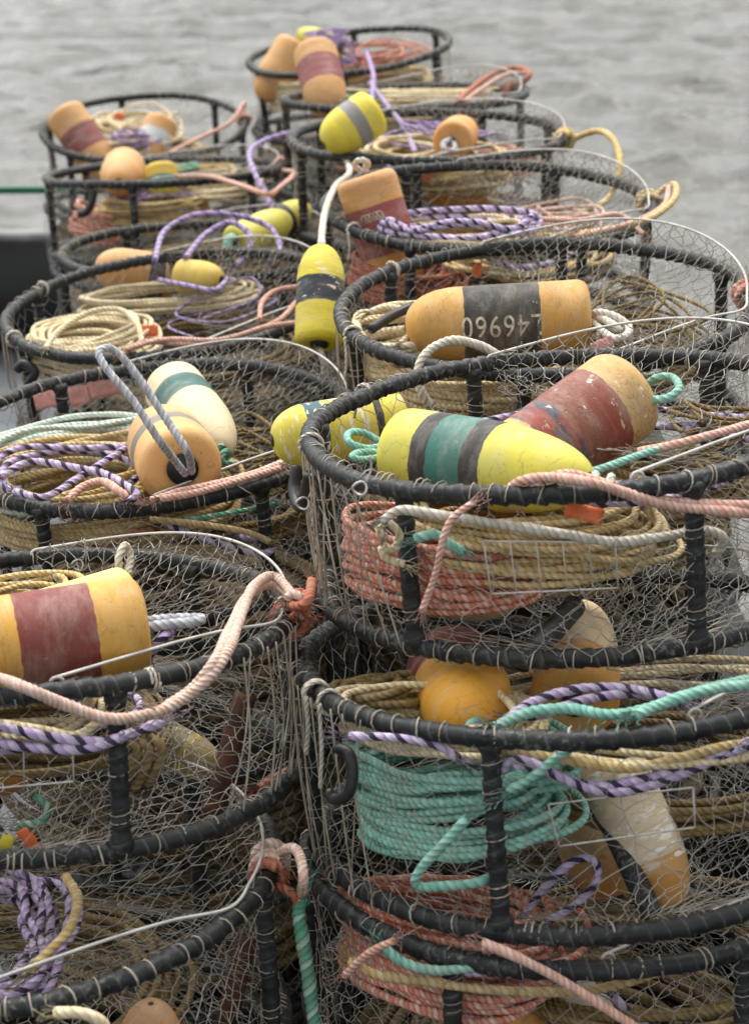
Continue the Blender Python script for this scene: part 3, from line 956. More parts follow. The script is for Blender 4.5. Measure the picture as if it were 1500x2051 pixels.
rope([A1.Y(950, 1005, -0.5), A1.Y(905, 1040, -0.5), A1.Y(885, 1090, -0.505), A1.Y(872, 1150, -0.5), A1.Y(845, 1225, -0.49)], 'flesh', 'faded pink strand hanging down the front of the nearest top pot', 0.0062)
rope([A1.H(1500, 850, 0.02), A1.H(1420, 872, 0.02), A1.H(1350, 890, 0.01), A1.H(1280, 905, -0.01)], 'flesh', 'frayed pink rope at the right edge behind the brown float', 0.008)
rope([A1.H(1400, 880, 0.0), A1.H(1300, 905, 0.0), A1.H(1230, 930, 0.0), A1.H(1170, 950, 0.0)], 'teal', 'teal rope right of the brown float inside the nearest top pot', 0.0075)
rope([A1.Y(770, 1075, -0.44), A1.Y(758, 1060, -0.44), A1.Y(775, 1045, -0.43), A1.Y(800, 1070, -0.43), A1.Y(790, 1100, -0.43), A1.Y(765, 1095, -0.43), A1.Y(775, 1120, -0.43), A1.Y(810, 1130, -0.43)], 'straw', 'pale rope end curled at the left post of the nearest top pot', 0.0075)
rope([A1.Y(830, 1080, -0.44), A1.Y(870, 1070, -0.44), A1.Y(900, 1090, -0.44), A1.Y(925, 1105, -0.43)], 'teal', 'short frayed teal rope end left in the nearest top pot', 0.009)
# second right pot from below
rope([A2.Y(1005, 1545, -0.475), A2.Y(1030, 1522, -0.475), A2.Y(1080, 1535, -0.485), A2.Y(1150, 1570, -0.49), A2.Y(1220, 1588, -0.49), A2.Y(1300, 1575, -0.485), A2.Y(1380, 1545, -0.47), A2.Y(1460, 1510, -0.45), A2.Y(1540, 1480, -0.43)], 'purple', 'purple black rope bulging out right of the teal coil', 0.0080, lobes=3, nseg=12, step=0.004)
rope([A2.Y(1010, 1525, -0.465), A2.Y(1090, 1545, -0.475), A2.Y(1180, 1575, -0.48), A2.Y(1270, 1565, -0.48), A2.Y(1400, 1530, -0.46), A2.Y(1530, 1470, -0.43)], 'purple', 'upper strand of the purple black rope right of the teal coil', 0.0088)
rope([A2.Y(1000, 1500, -0.46), A2.Y(1120, 1520, -0.475), A2.Y(1250, 1540, -0.475), A2.Y(1350, 1522, -0.47), A2.Y(1430, 1500, -0.455), A2.Y(1480, 1490, -0.44)], 'tan', 'tan rope above the bulging purple strands', 0.0085)
rope([A2.Y(1165, 1478, -0.48), A2.Y(1120, 1515, -0.485), A2.Y(1060, 1560, -0.49), A2.Y(1015, 1585, -0.49)], 'teal', 'teal rope end slanting down from the rim to the teal coil', 0.0085)
rope([A2.H(1000, 1452, 0.015), A2.H(1070, 1405, 0.02), A2.H(1160, 1380, 0.025), A2.H(1250, 1378, 0.02), A2.H(1330, 1395, 0.02), A2.H(1370, 1412, 0.0)], 'purple', 'purple black rope arching over the orange float nose', 0.0080, lobes=3, nseg=12, step=0.004)
rope([A2.H(1010, 1440, 0.01), A2.H(1090, 1430, 0.01), A2.H(1180, 1400, 0.01), A2.H(1280, 1390, 0.01), A2.H(1350, 1405, 0.01)], 'purple', 'lower purple strand beside the orange float nose', 0.0088)
rope([A2.H(985, 1460, 0.01), A2.H(1060, 1428, 0.025), A2.H(1140, 1420, 0.025), A2.H(1220, 1432, 0.025), A2.H(1300, 1420, 0.03), A2.H(1400, 1385, 0.035), A2.H(1540, 1352, 0.03)], 'teal', 'teal rope lying along the rim right of the orange float nose', 0.0095, lobes=3, nseg=12, step=0.004)
rope([A2.H(1270, 1435, 0.03), A2.H(1340, 1405, 0.04), A2.H(1430, 1380, 0.05), A2.H(1540, 1368, 0.05)], 'teal', 'second teal strand at the right edge under the top pot', 0.0095)
rope([A2.Y(1050, 1835, -0.3), A2.Y(1090, 1780, -0.3), A2.Y(1150, 1725, -0.28), A2.Y(1190, 1725, -0.28), A2.Y(1195, 1765, -0.3), A2.Y(1150, 1815, -0.32), A2.Y(1090, 1850, -0.34)], 'purple', 'purple black loop low in the teal coil pot', 0.0075)
rope([A2.Y(700, 1475, -0.40), A2.Y(790, 1478, -0.42), A2.Y(870, 1492, -0.44), A2.Y(920, 1520, -0.44)], 'purple', 'purple strand under the rim above the straw coil', 0.0075)
rope([A2.Y(935, 1640, -0.49), A2.Y(890, 1690, -0.495), A2.Y(840, 1745, -0.495), A2.Y(835, 1775, -0.49), A2.Y(900, 1775, -0.485), A2.Y(965, 1766, -0.47), A2.Y(1010, 1740, -0.40)], 'teal', 'loose teal turn folded across the lower teal coil', 0.0085)
# third right pot down
rope([A3.Y(965, 1888, -0.53), A3.Y(1050, 1925, -0.535), A3.Y(1150, 1980, -0.53), A3.Y(1290, 2070, -0.52)], 'flesh', 'salmon rope slanting to the lower edge at the bottom right', 0.0085)
rope([A3.Y(690, 1955, -0.43), A3.Y(740, 1910, -0.46), A3.Y(790, 1885, -0.48)], 'flesh', 'short salmon rope on the left of the bottom right pot', 0.007)
rope([A3.Y(770, 1900, -0.45), A3.Y(810, 1930, -0.46), A3.Y(870, 1945, -0.47), A3.Y(960, 1938, -0.47), A3.Y(1030, 1930, -0.47)], 'teal', 'teal strand above the brick pink coil at the lower edge', 0.0085)
rope([A3.Y(930, 1945, -0.46), A3.Y(1030, 1950, -0.47), A3.Y(1130, 1955, -0.47), A3.Y(1250, 1950, -0.46), A3.Y(1330, 1940, -0.44)], 'purple', 'purple strand above the brick pink coil at the lower edge', 0.0088)
rope([A3.Y(700, 1925, -0.43), A3.Y(760, 1955, -0.45), A3.Y(860, 1968, -0.46), A3.Y(1000, 1985, -0.46), A3.Y(1180, 1985, -0.46), A3.Y(1330, 1945, -0.44)], 'tan', 'tan strand draped over the brick pink coil', 0.0085)
rope([A3.Y(1230, 2000, -0.3), A3.Y(1260, 2030, -0.32), A3.Y(1310, 2065, -0.33)], 'purple', 'purple rope end in the dark at the lower right', 0.009)
# left front pot
br = [B1.H(596, 1212, 0.045), B1.H(570, 1172, 0.06), B1.H(540, 1155, 0.07), B1.H(505, 1180, 0.07), B1.H(480, 1240, 0.06), B1.H(455, 1305, 0.045), B1.Y(415, 1360, -0.455), B1.Y(360, 1405, -0.475), B1.Y(300, 1430, -0.505), B1.Y(220, 1440, -0.53), B1.Y(130, 1412, -0.535), B1.H(50, 1378, 0.034), B1.H(-30, 1350, 0.03), B1.H(-120, 1330, 0.02)]
rope(br, 'pink', 'pale pink bridle rope sagging over the near rim of the left front pot', 0.0098, lobes=3, nseg=12, step=0.004)
rope([B1.H(588, 1200, 0.045), B1.H(560, 1178, 0.05), B1.H(525, 1172, 0.06), B1.H(488, 1205, 0.06), B1.H(460, 1262, 0.05), B1.H(430, 1322, 0.04), B1.Y(385, 1380, -0.45), B1.Y(330, 1418, -0.48)], 'pink', 'second strand of the pale pink bridle beside the knot', 0.0095, lobes=3, nseg=12, step=0.004)
rope([B1.Y(0, 1455, -0.47), B1.Y(90, 1475, -0.48), B1.Y(200, 1487, -0.48), B1.Y(260, 1470, -0.475), B1.Y(330, 1445, -0.46)], 'purple', 'thick lilac and black rope bellying out below the left front rim', 0.0088, lobes=3, nseg=12, step=0.004)
rope([B1.Y(0, 1490, -0.475), B1.Y(90, 1500, -0.485), B1.Y(170, 1500, -0.485), B1.Y(240, 1480, -0.48)], 'purple', 'lower thick lilac strand under the left front rim', 0.0088, lobes=3, nseg=12, step=0.004)
rope([B1.Y(0, 1450, -0.46), B1.Y(80, 1462, -0.47), B1.Y(150, 1475, -0.47), B1.Y(205, 1440, -0.465)], 'straw', 'straw rope above the thick lilac strands', 0.0085)
rope([B1.H(300, 1310, 0.0), B1.H(325, 1278, 0.03), B1.H(345, 1262, 0.03)], 'purple', 'short purple rope end at the flat end of the red banded float', 0.009)
for k_, (x_, d_) in enumerate(((265, 0), (290, 6), (315, -4))):
    rope([B1.Y(x_ - 15, 1480 + d_, -0.36), B1.Y(x_ + 10, 1500, -0.37), B1.Y(x_, 1540, -0.37), B1.Y(x_ - 20, 1575 + d_, -0.36)], 'olive', ('left', 'middle', 'right')[k_] + ' of three olive rope turns hanging right of the near post', 0.009)
rope([B1.H(240, 1150, 0.03), B1.H(238, 1120, 0.06), B1.H(250, 1092, 0.085), B1.H(262, 1115, 0.06), B1.H(255, 1150, 0.03)], 'white', 'small off-white rope loop standing at the far rim behind the red banded float', 0.0075, lobes=3, nseg=12, step=0.004)
rope([B1.Y(520, 1580, -0.1), B1.Y(560, 1555, -0.08), B1.Y(600, 1535, -0.05)], 'brick', 'rusty red rope piece at the right of the left front pot', 0.010)
rope([B2.H(132, 1757, 0.03), B2.H(155, 1800, 0.03), B2.H(140, 1860, 0.02), B2.H(100, 1905, 0.0), B2.H(60, 1945, -0.02)], 'tan', 'tan rope bending down beside the tight purple coil', 0.009)
rope([B1.Y(70, 1595, -0.38), B1.Y(95, 1615, -0.39), B1.Y(85, 1645, -0.39), B1.Y(40, 1655, -0.38)], 'green', 'bit of green cord above an orange tag at lower left', 0.0065)
rope([B2.Y(110, 2030, -0.53), B2.Y(160, 2030, -0.535), B2.Y(200, 2045, -0.53), B2.Y(215, 2065, -0.52)], 'straw', 'pale rope crossing the lower edge under the left rim', 0.009)
# second left pot
rope([C1.H(300, 1003, 0.025), C1.H(360, 985, 0.03), C1.H(430, 970, 0.032), C1.H(510, 948, 0.03), C1.H(570, 925, 0.03), C1.H(600, 905, 0.02)], 'flesh', 'salmon rope laid along the near rim below the loop float', 0.0088, lobes=3, nseg=12, step=0.004)
rope([C1.H(320, 1000, 0.04), C1.H(400, 985, 0.042), C1.H(480, 962, 0.04), C1.H(560, 938, 0.04)], 'flesh', 'second salmon strand on the near rim below the loop float', 0.0085)
rope([C1.H(135, 1003, 0.03), C1.H(165, 975, 0.045), C1.H(205, 965, 0.05), C1.H(240, 985, 0.045), C1.H(262, 1005, 0.02)], 'flesh', 'short salmon bight lying over the purple loops of the second left pot', 0.0095, lobes=3, nseg=12, step=0.004)
rope([C1.H(0, 955, 0.04), C1.H(60, 925, 0.05), C1.H(140, 935, 0.05), C1.H(210, 950, 0.05), C1.H(270, 985, 0.045), C1.H(262, 1003, 0.03)], 'purple', 'purple black rope crossing the tan coil towards the near rim', 0.0088, lobes=3, nseg=12, step=0.004)
rope([C1.H(30, 985, 0.03), C1.H(90, 995, 0.04), C1.H(160, 955, 0.04), C1.H(240, 905, 0.04), C1.H(300, 870, 0.02)], 'purple', 'purple black rope running from the near left rim to behind the loop float', 0.0085)
rope([C1.Y(320, 1042, -0.44), C1.Y(370, 1065, -0.45), C1.Y(430, 1085, -0.46), C1.Y(500, 1108, -0.44), C1.Y(540, 1105, -0.42), C1.Y(535, 1085, -0.4), C1.Y(480, 1075, -0.4)], 'purple', 'purple black rope below the rim by the right post of the second left pot', 0.0085)
rope([C1.Y(200, 1095, -0.43), C1.Y(250, 1075, -0.44), C1.Y(310, 1060, -0.44)], 'brick', 'orange red rope below the rim of the second left pot', 0.009)
rope([C1.Y(330, 1045, -0.42), C1.Y(420, 1035, -0.44), C1.Y(550, 1010, -0.38)], 'green', 'green cord under the right side of the second left rim', 0.0065)
rope([C1.Y(300, 1040, -0.45), C1.Y(400, 1050, -0.455), C1.Y(490, 1065, -0.44), C1.Y(540, 1085, -0.42)], 'tan', 'tan strand between the two near posts of the second left pot', 0.008)
# third left pot
rope([D1.H(240, 712, 0.02), D1.H(290, 685, 0.03), D1.H(360, 688, 0.035), D1.H(430, 685, 0.035), D1.H(500, 665, 0.035), D1.H(560, 640, 0.035), D1.H(598, 600, 0.03)], 'flesh', 'salmon rope along the near rim of the third left pot', 0.0082)
rope([D1.H(250, 700, 0.03), D1.H(330, 680, 0.045), D1.H(440, 680, 0.045), D1.H(530, 655, 0.045), D1.H(600, 645, 0.035), D1.H(640, 640, 0.03)], 'flesh', 'upper salmon strand along the near rim of the third left pot', 0.0075)
rope([D1.H(520, 640, 0.03), D1.H(525, 605, 0.05), D1.H(555, 580, 0.06), D1.H(610, 572, 0.06)], 'flesh', 'salmon loop on the netting near the hanging yellow float', 0.0075)
rope([D1.H(90, 700, 0.02), D1.H(120, 660, 0.05), D1.H(180, 625, 0.07), D1.H(240, 620, 0.07), D1.H(275, 650, 0.05), D1.H(285, 685, 0.02)], 'straw', 'beige rope turn standing above the coil of the third left pot', 0.0085)
# the gap between the rows
rope([at_depth(690, 310, 6.55), at_depth(700, 345, 6.2), at_depth(672, 372, 5.9), at_depth(652, 420, 5.5), at_depth(645, 465, 5.2), at_depth(644, 492, 5.05)], 'white', 'pale rope from which the chipped yellow float hangs', 0.0105, step=0.012)
rope([at_depth(690, 312, 6.5), at_depth(705, 302, 6.5), at_depth(735, 315, 6.46), at_depth(752, 330, 6.42), at_depth(772, 325, 6.38), at_depth(782, 340, 6.34)], 'grey', 'grey rope lashed over the rim below the far yellow float', 0.012, step=0.012)
rope([at_depth(640, 698, 4.95), at_depth(648, 722, 4.95), at_depth(652, 752, 4.97)], 'white', 'rope tail below the chipped yellow float', 0.0095)
rope([J1.H(640, 248, -0.1), at_depth(590, 262, 7.6), at_depth(530, 280, 7.4), at_depth(500, 305, 7.2), at_depth(510, 345, 7.0), at_depth(535, 395, 6.9), at_depth(558, 450, 6.8)], 'lilac', 'long lilac rope looping down between the two rows', 0.0105, step=0.014)
rope([J1.H(735, 105, 0.1), at_depth(748, 150, 8.2), at_depth(745, 190, 7.6), at_depth(745, 250, 6.8), at_depth(735, 300, 6.6)], 'lilac', 'lilac rope dropping steeply to the far yellow float', 0.0105, step=0.014)
rope([at_depth(742, 165, 8.0), at_depth(775, 210, 7.4), at_depth(810, 255, 7.0), at_depth(832, 305, 6.5)], 'purple', 'purple black rope slanting right from the far yellow float', 0.0105, step=0.014)
rope([D1.H(310, 520, 0.05), at_depth(330, 462, 6.2), at_depth(390, 430, 6.3), at_depth(470, 430, 6.35), at_depth(540, 455, 6.35), at_depth(562, 500, 6.2), at_depth(545, 525, 6.1)], 'lilac', 'big lilac loop standing behind the third left rim', 0.0095, step=0.012)
rope([D1.H(372, 515, 0.05), at_depth(410, 470, 6.15), at_depth(460, 445, 6.2), at_depth(500, 470, 6.15), at_depth(495, 510, 6.1), at_depth(470, 530, 6.05)], 'lilac', 'smaller lilac loop inside the big one behind the third left rim', 0.0095, step=0.012)
rope([D1.H(320, 560, -0.02), D1.H(380, 572, 0.0), D1.H(430, 580, 0.0), D1.H(455, 560, 0.0)], 'lilac', 'lilac strand across the yellow float at the far side of the third left pot', 0.008)
# purple tangle on the farthest pot
tp = []
tr_ = np.random.default_rng(5)
c0 = J1.loc(J1.Y(655, 92, -0.05))
for k_ in range(46):
    a_ = k_ * 2.2 + tr_.normal(0, 0.5)
    tp.append(J1.w(c0[0] + 0.15 * math.cos(a_) * tr_.uniform(0.4, 1.1), c0[1] + 0.12 * math.sin(a_) * tr_.uniform(0.4, 1.1), c0[2] + 0.075 * math.sin(k_ * 0.9) + tr_.normal(0, 0.02)))
rope(tp, 'lilac', 'tangled lilac rope heaped on the farthest pot', 0.0055, step=0.016, nseg=6)

# bridles lashed round the rims at the right of the pots: turns round the ring, then the strands that lead away
def lash(pot, px, py, colour, label, turns=3.5, r=0.009, lead=None, spread=0.05, lobes=3):
    q = pot.loc(pot.H(px, py, 0))
    a0 = math.atan2(q[1], q[0])
    P = []
    n = int(turns * 9)
    for k in range(n + 1):
        t = k / n
        a = a0 + (t - 0.5) * spread / pot.R
        th = t * turns * 2 * math.pi + 0.8
        rr = TUBE + r * 0.95 + 0.004 * math.sin(th * 0.37)
        er = np.array([math.cos(a), math.sin(a)])
        P.append(pot.w(*(er * (pot.R + rr * math.cos(th))), rr * math.sin(th)))
    if lead:
        P += lead
    return rope(P, colour, label, r, 'bridle_rope', 0.005, 10, lobes)

lash(B1, 600, 1238, 'brick', 'orange red lashing on the right end of the left front rim', 3.5, 0.0095, [B1.H(612, 1215, 0.05), B1.H(606, 1190, 0.06), B1.H(585, 1192, 0.065), B1.H(580, 1208, 0.05), B1.H(600, 1215, 0.055), B1.H(618, 1200, 0.07), B1.H(625, 1165, 0.075)])
lash(B1, 590, 1222, 'pink', 'pale pink knot on top of the orange red lashing', 2.5, 0.0095, [B1.H(604, 1205, 0.055), B1.H(588, 1190, 0.07), B1.H(575, 1200, 0.06)], 0.03)
lash(B2, 548, 1728, 'pink', 'pink lashing on the right end of the lowest left rim', 4.5, 0.0095, [B2.H(580, 1700, 0.05), B2.H(600, 1715, 0.05), B2.H(608, 1760, 0.03), B2.Y(604, 1800, -0.06)], 0.075)
lash(B2, 556, 1752, 'brick', 'orange turn below the pink lashing of the lowest left rim', 2.5, 0.0085, [B2.Y(585, 1790, -0.08), B2.Y(600, 1830, -0.08)], 0.03)
rope([B2.Y(604, 1800, -0.08), B2.Y(598, 1830, -0.085), B2.Y(606, 1880, -0.1), B2.Y(618, 1960, -0.12), B2.Y(632, 2070, -0.14)], 'green', 'green and white rope tail hanging in the gap between the two rows', 0.0125, lobes=3, nseg=12, step=0.004)
lash(G1, 1312, 405, 'tan', 'brown rope lashing on the right end of the third right rim', 3.5, 0.010, [G1.H(1345, 368, 0.05), G1.H(1352, 395, 0.06), G1.H(1310, 432, 0.05), G1.H(1240, 455, 0.045), G1.H(1160, 468, 0.04)], 0.05)
rope([G1.H(1340, 372, 0.05), G1.H(1330, 410, 0.05), G1.H(1280, 440, 0.05), G1.H(1220, 458, 0.05), G1.H(1150, 474, 0.04)], 'flesh', 'salmon bridle along the right side of the third right rim', 0.0085)
rope([G1.H(1290, 470, 0.0), G1.H(1240, 430, 0.03), G1.H(1160, 440, 0.04), G1.H(1085, 438, 0.03)], 'flesh', 'salmon strand lying on the netting of the third right pot', 0.0085)
lash(H1, 1165, 280, 'tan', 'brown rope lashing on the right end of the fourth right rim', 3.5, 0.011, [H1.H(1190, 262, 0.04), H1.H(1225, 275, 0.05), H1.H(1240, 310, 0.02), H1.H(1238, 350, -0.03), at_depth(1215, 400, 6.2), at_depth(1150, 432, 6.0)], 0.05)
lash(I1, 1050, 178, 'brick', 'red brown lashing on the right end of the fifth right rim', 3.5, 0.011, [I1.H(1060, 150, 0.06), I1.H(1035, 135, 0.07), I1.H(990, 145, 0.06), I1.H(940, 180, 0.04), I1.H(920, 200, 0.03)], 0.05)
rope([I1.H(1052, 145, 0.07), I1.H(1010, 150, 0.07), I1.H(960, 180, 0.05), I1.H(930, 202, 0.04)], 'flesh', 'salmon strand beside the lashing of the fifth right rim', 0.009)
lash(E2, 583, 330, 'flesh', 'salmon lashing on the right end of the fourth left rim', 3.5, 0.010, [E2.H(590, 345, 0.02), E2.H(560, 375, 0.02), E2.H(535, 388, 0.02), E2.H(480, 370, 0.04), E2.H(420, 353, 0.045), E2.H(360, 353, 0.04)], 0.05)
lash(E1, 488, 238, 'flesh', 'salmon lashing on the right end of the farthest left rim', 3.5, 0.010, [E1.H(490, 205, 0.05), E1.H(460, 245, 0.04), E1.H(400, 275, 0.035), E1.H(340, 305, 0.03)], 0.05)
lash(F1, 1496, 590, 'salmon', 'pink rope wound on the right edge of the second right rim', 4.0, 0.009, None, 0.06)
rope([F1.H(860, 812, -0.04), F1.H(842, 778, 0.0), F1.H(838, 735, 0.04), F1.H(862, 700, 0.07), F1.H(905, 682, 0.08), F1.H(955, 690, 0.06), F1.H(1000, 712, 0.03), F1.H(1015, 725, 0.0)], 'white', 'off-white rope loop in front of the float stamped L46960', 0.0105, lobes=3, nseg=12, step=0.004)
rope([F1.H(740, 625, 0.02), F1.H(780, 615, 0.03), F1.H(815, 625, 0.03), F1.H(830, 660, 0.02), F1.H(800, 690, 0.01)], 'straw', 'straw rope turn by the nose of the stamped float', 0.0085)
rope([G1.Y(985, 525, -0.43), G1.Y(1050, 535, -0.45), G1.Y(1110, 525, -0.44), G1.Y(1150, 510, -0.42)], 'purple', 'purple strand low at right in the third right pot', 0.010)

# ------------------------------------------------------------------ floats
BM = {}
def mat_buoy(bands, wear=0.3, chip=(0.78, 0.70, 0.55), cracks=0.0, dirt=0.35, seed=0.0, patch=None):
    key = (tuple(bands), wear, chip, cracks, dirt, seed, patch)
    if key in BM:
        return BM[key]
    m = NT('painted_float')
    oc = m.obj()
    sp = m.n('ShaderNodeSeparateXYZ')
    m.l(oc, sp.inputs[0])
    off = m.n('ShaderNodeVectorMath', operation='ADD')
    m.l(oc, off.inputs[0])
    off.inputs[1].default_value = (seed * 3.1, seed * 1.7, seed)
    p = off.outputs[0]
    edge = m.math('MULTIPLY', m.math('SUBTRACT', m.noise(p, 45.0, 4), 0.5), 0.022)
    t = m.math('ADD', sp.outputs[0], edge)
    col = m.ramp(t, [(max(0.0, a), lin(c)) for a, c in bands], 'CONSTANT')
    if patch:
        pn = m.noise(p, 16.0, 4)
        inb = m.math('MULTIPLY', m.rng(sp.outputs[0], patch[1] - 0.02, patch[1] + 0.02), m.rng(sp.outputs[0], patch[2] - 0.02, patch[2] + 0.02, 1.0, 0.0))
        col = m.mix(m.math('MULTIPLY', m.rng(pn, 0.47, 0.56), inb), col, lin(patch[0]))
    n_big = m.noise(p, 6.0, 4)
    n_mid = m.noise(p, 26.0, 5, 0.65)
    n_fine = m.noise(p, 160.0, 3)
    col = m.mix(m.rng(n_big, 0.35, 0.75, 0.0, dirt), col, (0.13, 0.085, 0.045, 1), 'MULTIPLY')
    col = m.mix(m.math('MULTIPLY', m.rng(n_big, 0.4, 0.7), 0.22 * dirt * 2), col, (0.5, 0.42, 0.3, 1))
    if wear > 0:
        th = 0.78 - 0.30 * wear
        chips = m.math('MULTIPLY', m.rng(n_mid, th, th + 0.03), m.rng(m.noise(p, 4.2, 2), 0.44, 0.54))
        col = m.mix(chips, col, chip + (1.0,))
        # rubbed scratches
        mp = m.n('ShaderNodeMapping')
        mp.inputs['Scale'].default_value = (5.0, 60.0, 30.0)
        mp.inputs['Rotation'].default_value = (0.3, 0.2, 0.5 + seed)
        m.l(p, mp.inputs[0])
        sc = m.noise(mp.outputs[0], 3.0, 4, 0.7)
        col = m.mix(m.rng(sc, 0.66, 0.74, 0.0, min(0.75, 0.35 + wear * 0.4)), col, (0.60, 0.52, 0.42, 1))
    chalk = m.noise(p, 11.0, 6, 0.7)
    col = m.mix(m.rng(chalk, 0.46, 0.72, 0.0, 0.30), col, (0.62, 0.55, 0.45, 1))
    pit = m.n('ShaderNodeTexVoronoi')
    pit.inputs['Scale'].default_value = 75.0
    m.l(p, pit.inputs['Vector'])
    pits = m.math('MULTIPLY', m.rng(pit.outputs['Distance'], 0.05, 0.24, 1.0, 0.0), m.rng(m.noise(p, 13.0, 2), 0.50, 0.60))
    col = m.mix(m.math('MULTIPLY', pits, 0.55), col, (0.10, 0.07, 0.045, 1))
    rub = m.noise(p, 9.0, 3)
    col = m.mix(m.math('MULTIPLY', m.rng(m.math('ABSOLUTE', m.math('SUBTRACT', rub, 0.5)), 0.0, 0.012, 1.0, 0.0), 0.30), col, (0.16, 0.11, 0.07, 1))
    h = m.math('ADD', m.math('MULTIPLY', n_mid, 0.6), m.math('MULTIPLY', n_fine, 0.25))
    h = m.math('SUBTRACT', h, m.math('MULTIPLY', pits, 0.9))
    if cracks > 0:
        vo = m.n('ShaderNodeTexVoronoi', feature='DISTANCE_TO_EDGE')
        vo.inputs['Scale'].default_value = 34.0
        dist = m.n('ShaderNodeVectorMath', operation='ADD')
        m.l(p, dist.inputs[0])
        nz = m.n('ShaderNodeTexNoise')
        nz.inputs['Scale'].default_value = 18.0
        m.l(p, nz.inputs['Vector'])
        scl = m.n('ShaderNodeVectorMath', operation='SCALE')
        m.l(nz.outputs['Color'], scl.inputs[0])
        scl.inputs['Scale'].default_value = 0.05
        m.l(scl.outputs[0], dist.inputs[1])
        m.l(dist.outputs[0], vo.inputs['Vector'])
        ck = m.rng(vo.outputs['Distance'], 0.0, 0.05, 1.0, 0.0)
        ck = m.math('MULTIPLY', ck, m.rng(n_big, 0.38, 0.55))
        col = m.mix(m.math('MULTIPLY', ck, cracks * 0.5), col, (0.12, 0.07, 0.03, 1))
        h = m.math('SUBTRACT', h, m.math('MULTIPLY', ck, cracks))
    m.l(col, m.b.inputs['Base Color'])
    m.l(m.rng(n_mid, 0.3, 0.7, 0.46, 0.74), m.b.inputs['Roughness'])
    m.b.inputs['Specular IOR Level'].default_value = 0.38
    m.l(m.bump(h, 0.35, 0.004), m.b.inputs['Normal'])
    BM[key] = m.m
    return m.m

def profile(L, rad, nose, taper):
    pts = []
    c = 0.16 * rad * 2
    for k in range(7):
        a = k / 6 * math.pi / 2
        pts.append((c - c * math.cos(a), rad * (1 - taper * 0.0) - c * 0.9 + c * 0.9 * math.sin(a)))
    n0 = nose
    for k in range(1, 9):
        x = c + (n0 * L - c) * k / 8
        pts.append((x, rad * (1 - taper * (x / L))))
    r1 = pts[-1][1]
    for k in range(1, 15):
        a = k / 14 * 1.44
        pts.append((n0 * L + (1 - n0) * L * math.sin(a) / math.sin(1.44), r1 * math.cos(a) ** 0.85))
    pts.append((L * 1.002, 0.0015))
    return pts

FL = []
def buoy(label, flat, nose_p, dia, bands, nose=0.55, taper=0.06, wear=0.3, cracks=0.0, dirt=0.3, chip=(0.78, 0.70, 0.55), loop=None, loop_r=0.0075, loop_col='teal', loop_w=None, spin=0.0, L=None, group='fishing floats', core=0.024, patch=None, nose_loop=None):
    flat, nose_p = np.asarray(flat, float), np.asarray(nose_p, float)
    d = nose_p - flat
    Lm = np.linalg.norm(d)
    d /= Lm
    if L:
        Lm = L
    FL.append((label, round(Lm, 3)))
    up = np.array([0, 0, 1.0]) if abs(d[2]) < 0.93 else np.array([0, -1.0, 0])
    y = np.cross(up, d)
    y /= np.linalg.norm(y)
    z = np.cross(d, y)
    M = Matrix(((d[0], y[0], z[0], flat[0]), (d[1], y[1], z[1], flat[1]), (d[2], y[2], z[2], flat[2]), (0, 0, 0, 1))) @ Matrix.Rotation(R(spin), 4, 'X')
    o = link('buoy', None)
    o.matrix_world = M
    o.empty_display_size = 0.05
    tag(o, label, 'buoy', group)
    pr = profile(Lm, dia / 2, nose, taper)
    nseg = 40
    g = np.random.default_rng(len(FL))
    rows = []
    x0 = 0.0
    # concave centre of the flat end first
    pr = [(0.006, core * 0.95), (0.001, core * 1.25)] + pr
    th = np.arange(nseg) / nseg * 2 * math.pi
    ph = g.uniform(0, 6.28, 4)
    for x, r_ in pr:
        q = r_ * (1 + 0.008 * np.sin(2 * th + ph[0]) + 0.005 * np.sin(3 * th + x * 14 + ph[1]) + 0.004 * np.sin(5 * th + x * 30 + ph[2]))
        rows.append(np.stack([np.full(nseg, x), q * np.cos(th), q * np.sin(th)], 1))
    V = np.vstack(rows)
    n = len(pr)
    idx = np.arange(n * nseg).reshape(n, nseg)
    a, c = idx[:-1], idx[1:]
    Q = np.stack([a, c, np.roll(c, -1, 1), np.roll(a, -1, 1)], -1).reshape(-1, 4)
    V[:, 0] /= Lm                                   # the body is built one unit long so that its bands follow its own length
    body = link('body', mesh_np('body', V * np.array([1, 1, 1]), Q), mat_buoy(bands, wear, chip, cracks, dirt, float(len(FL)), patch), o)
    body.scale = (Lm, 1, 1)
    # moulded core tube, a dark collar at both ends
    C, s = catmull([(-0.004, 0, 0), (Lm * 0.5, 0, 0), (Lm * 1.004, 0, 0)], Lm / 10)
    t = np.linspace(0, 1, len(C))
    link('core', mesh_np('core', *tube_geo(C, s, core, 18, rad=np.where(t > 0.8, min(core * 0.62, 0.016), core)[:, None])), HOLE, o)
    Mi = M.inverted()
    if loop is not None:
        link('rope_loop', Geo().tube(loop, loop_r, 0.004, 10, lobes=3, pitch=PITCHES[ROPE[loop_col].name]).mesh('rope_loop'), ROPE[loop_col], o)
    if loop_w is not None:
        P = [tuple(Mi @ Vector(q)) for q in loop_w]
        link('rope_loop', Geo().tube(P, loop_r, 0.004, 10, lobes=3, pitch=PITCHES[ROPE[loop_col].name]).mesh('rope_loop'), ROPE[loop_col], o)
    if nose_loop is not None:
        link('rope_knot', Geo().tube([(Lm + a_ * 0.012, 0.012 * math.cos(a_ * 2.4), 0.012 * math.sin(a_ * 2.4)) for a_ in np.linspace(-0.4, 4.2, 26)], 0.007, 0.004, 8, lobes=3, pitch=0.045).mesh('rope_knot'), ROPE[nose_loop], o)
    return o, M, Lm, pr

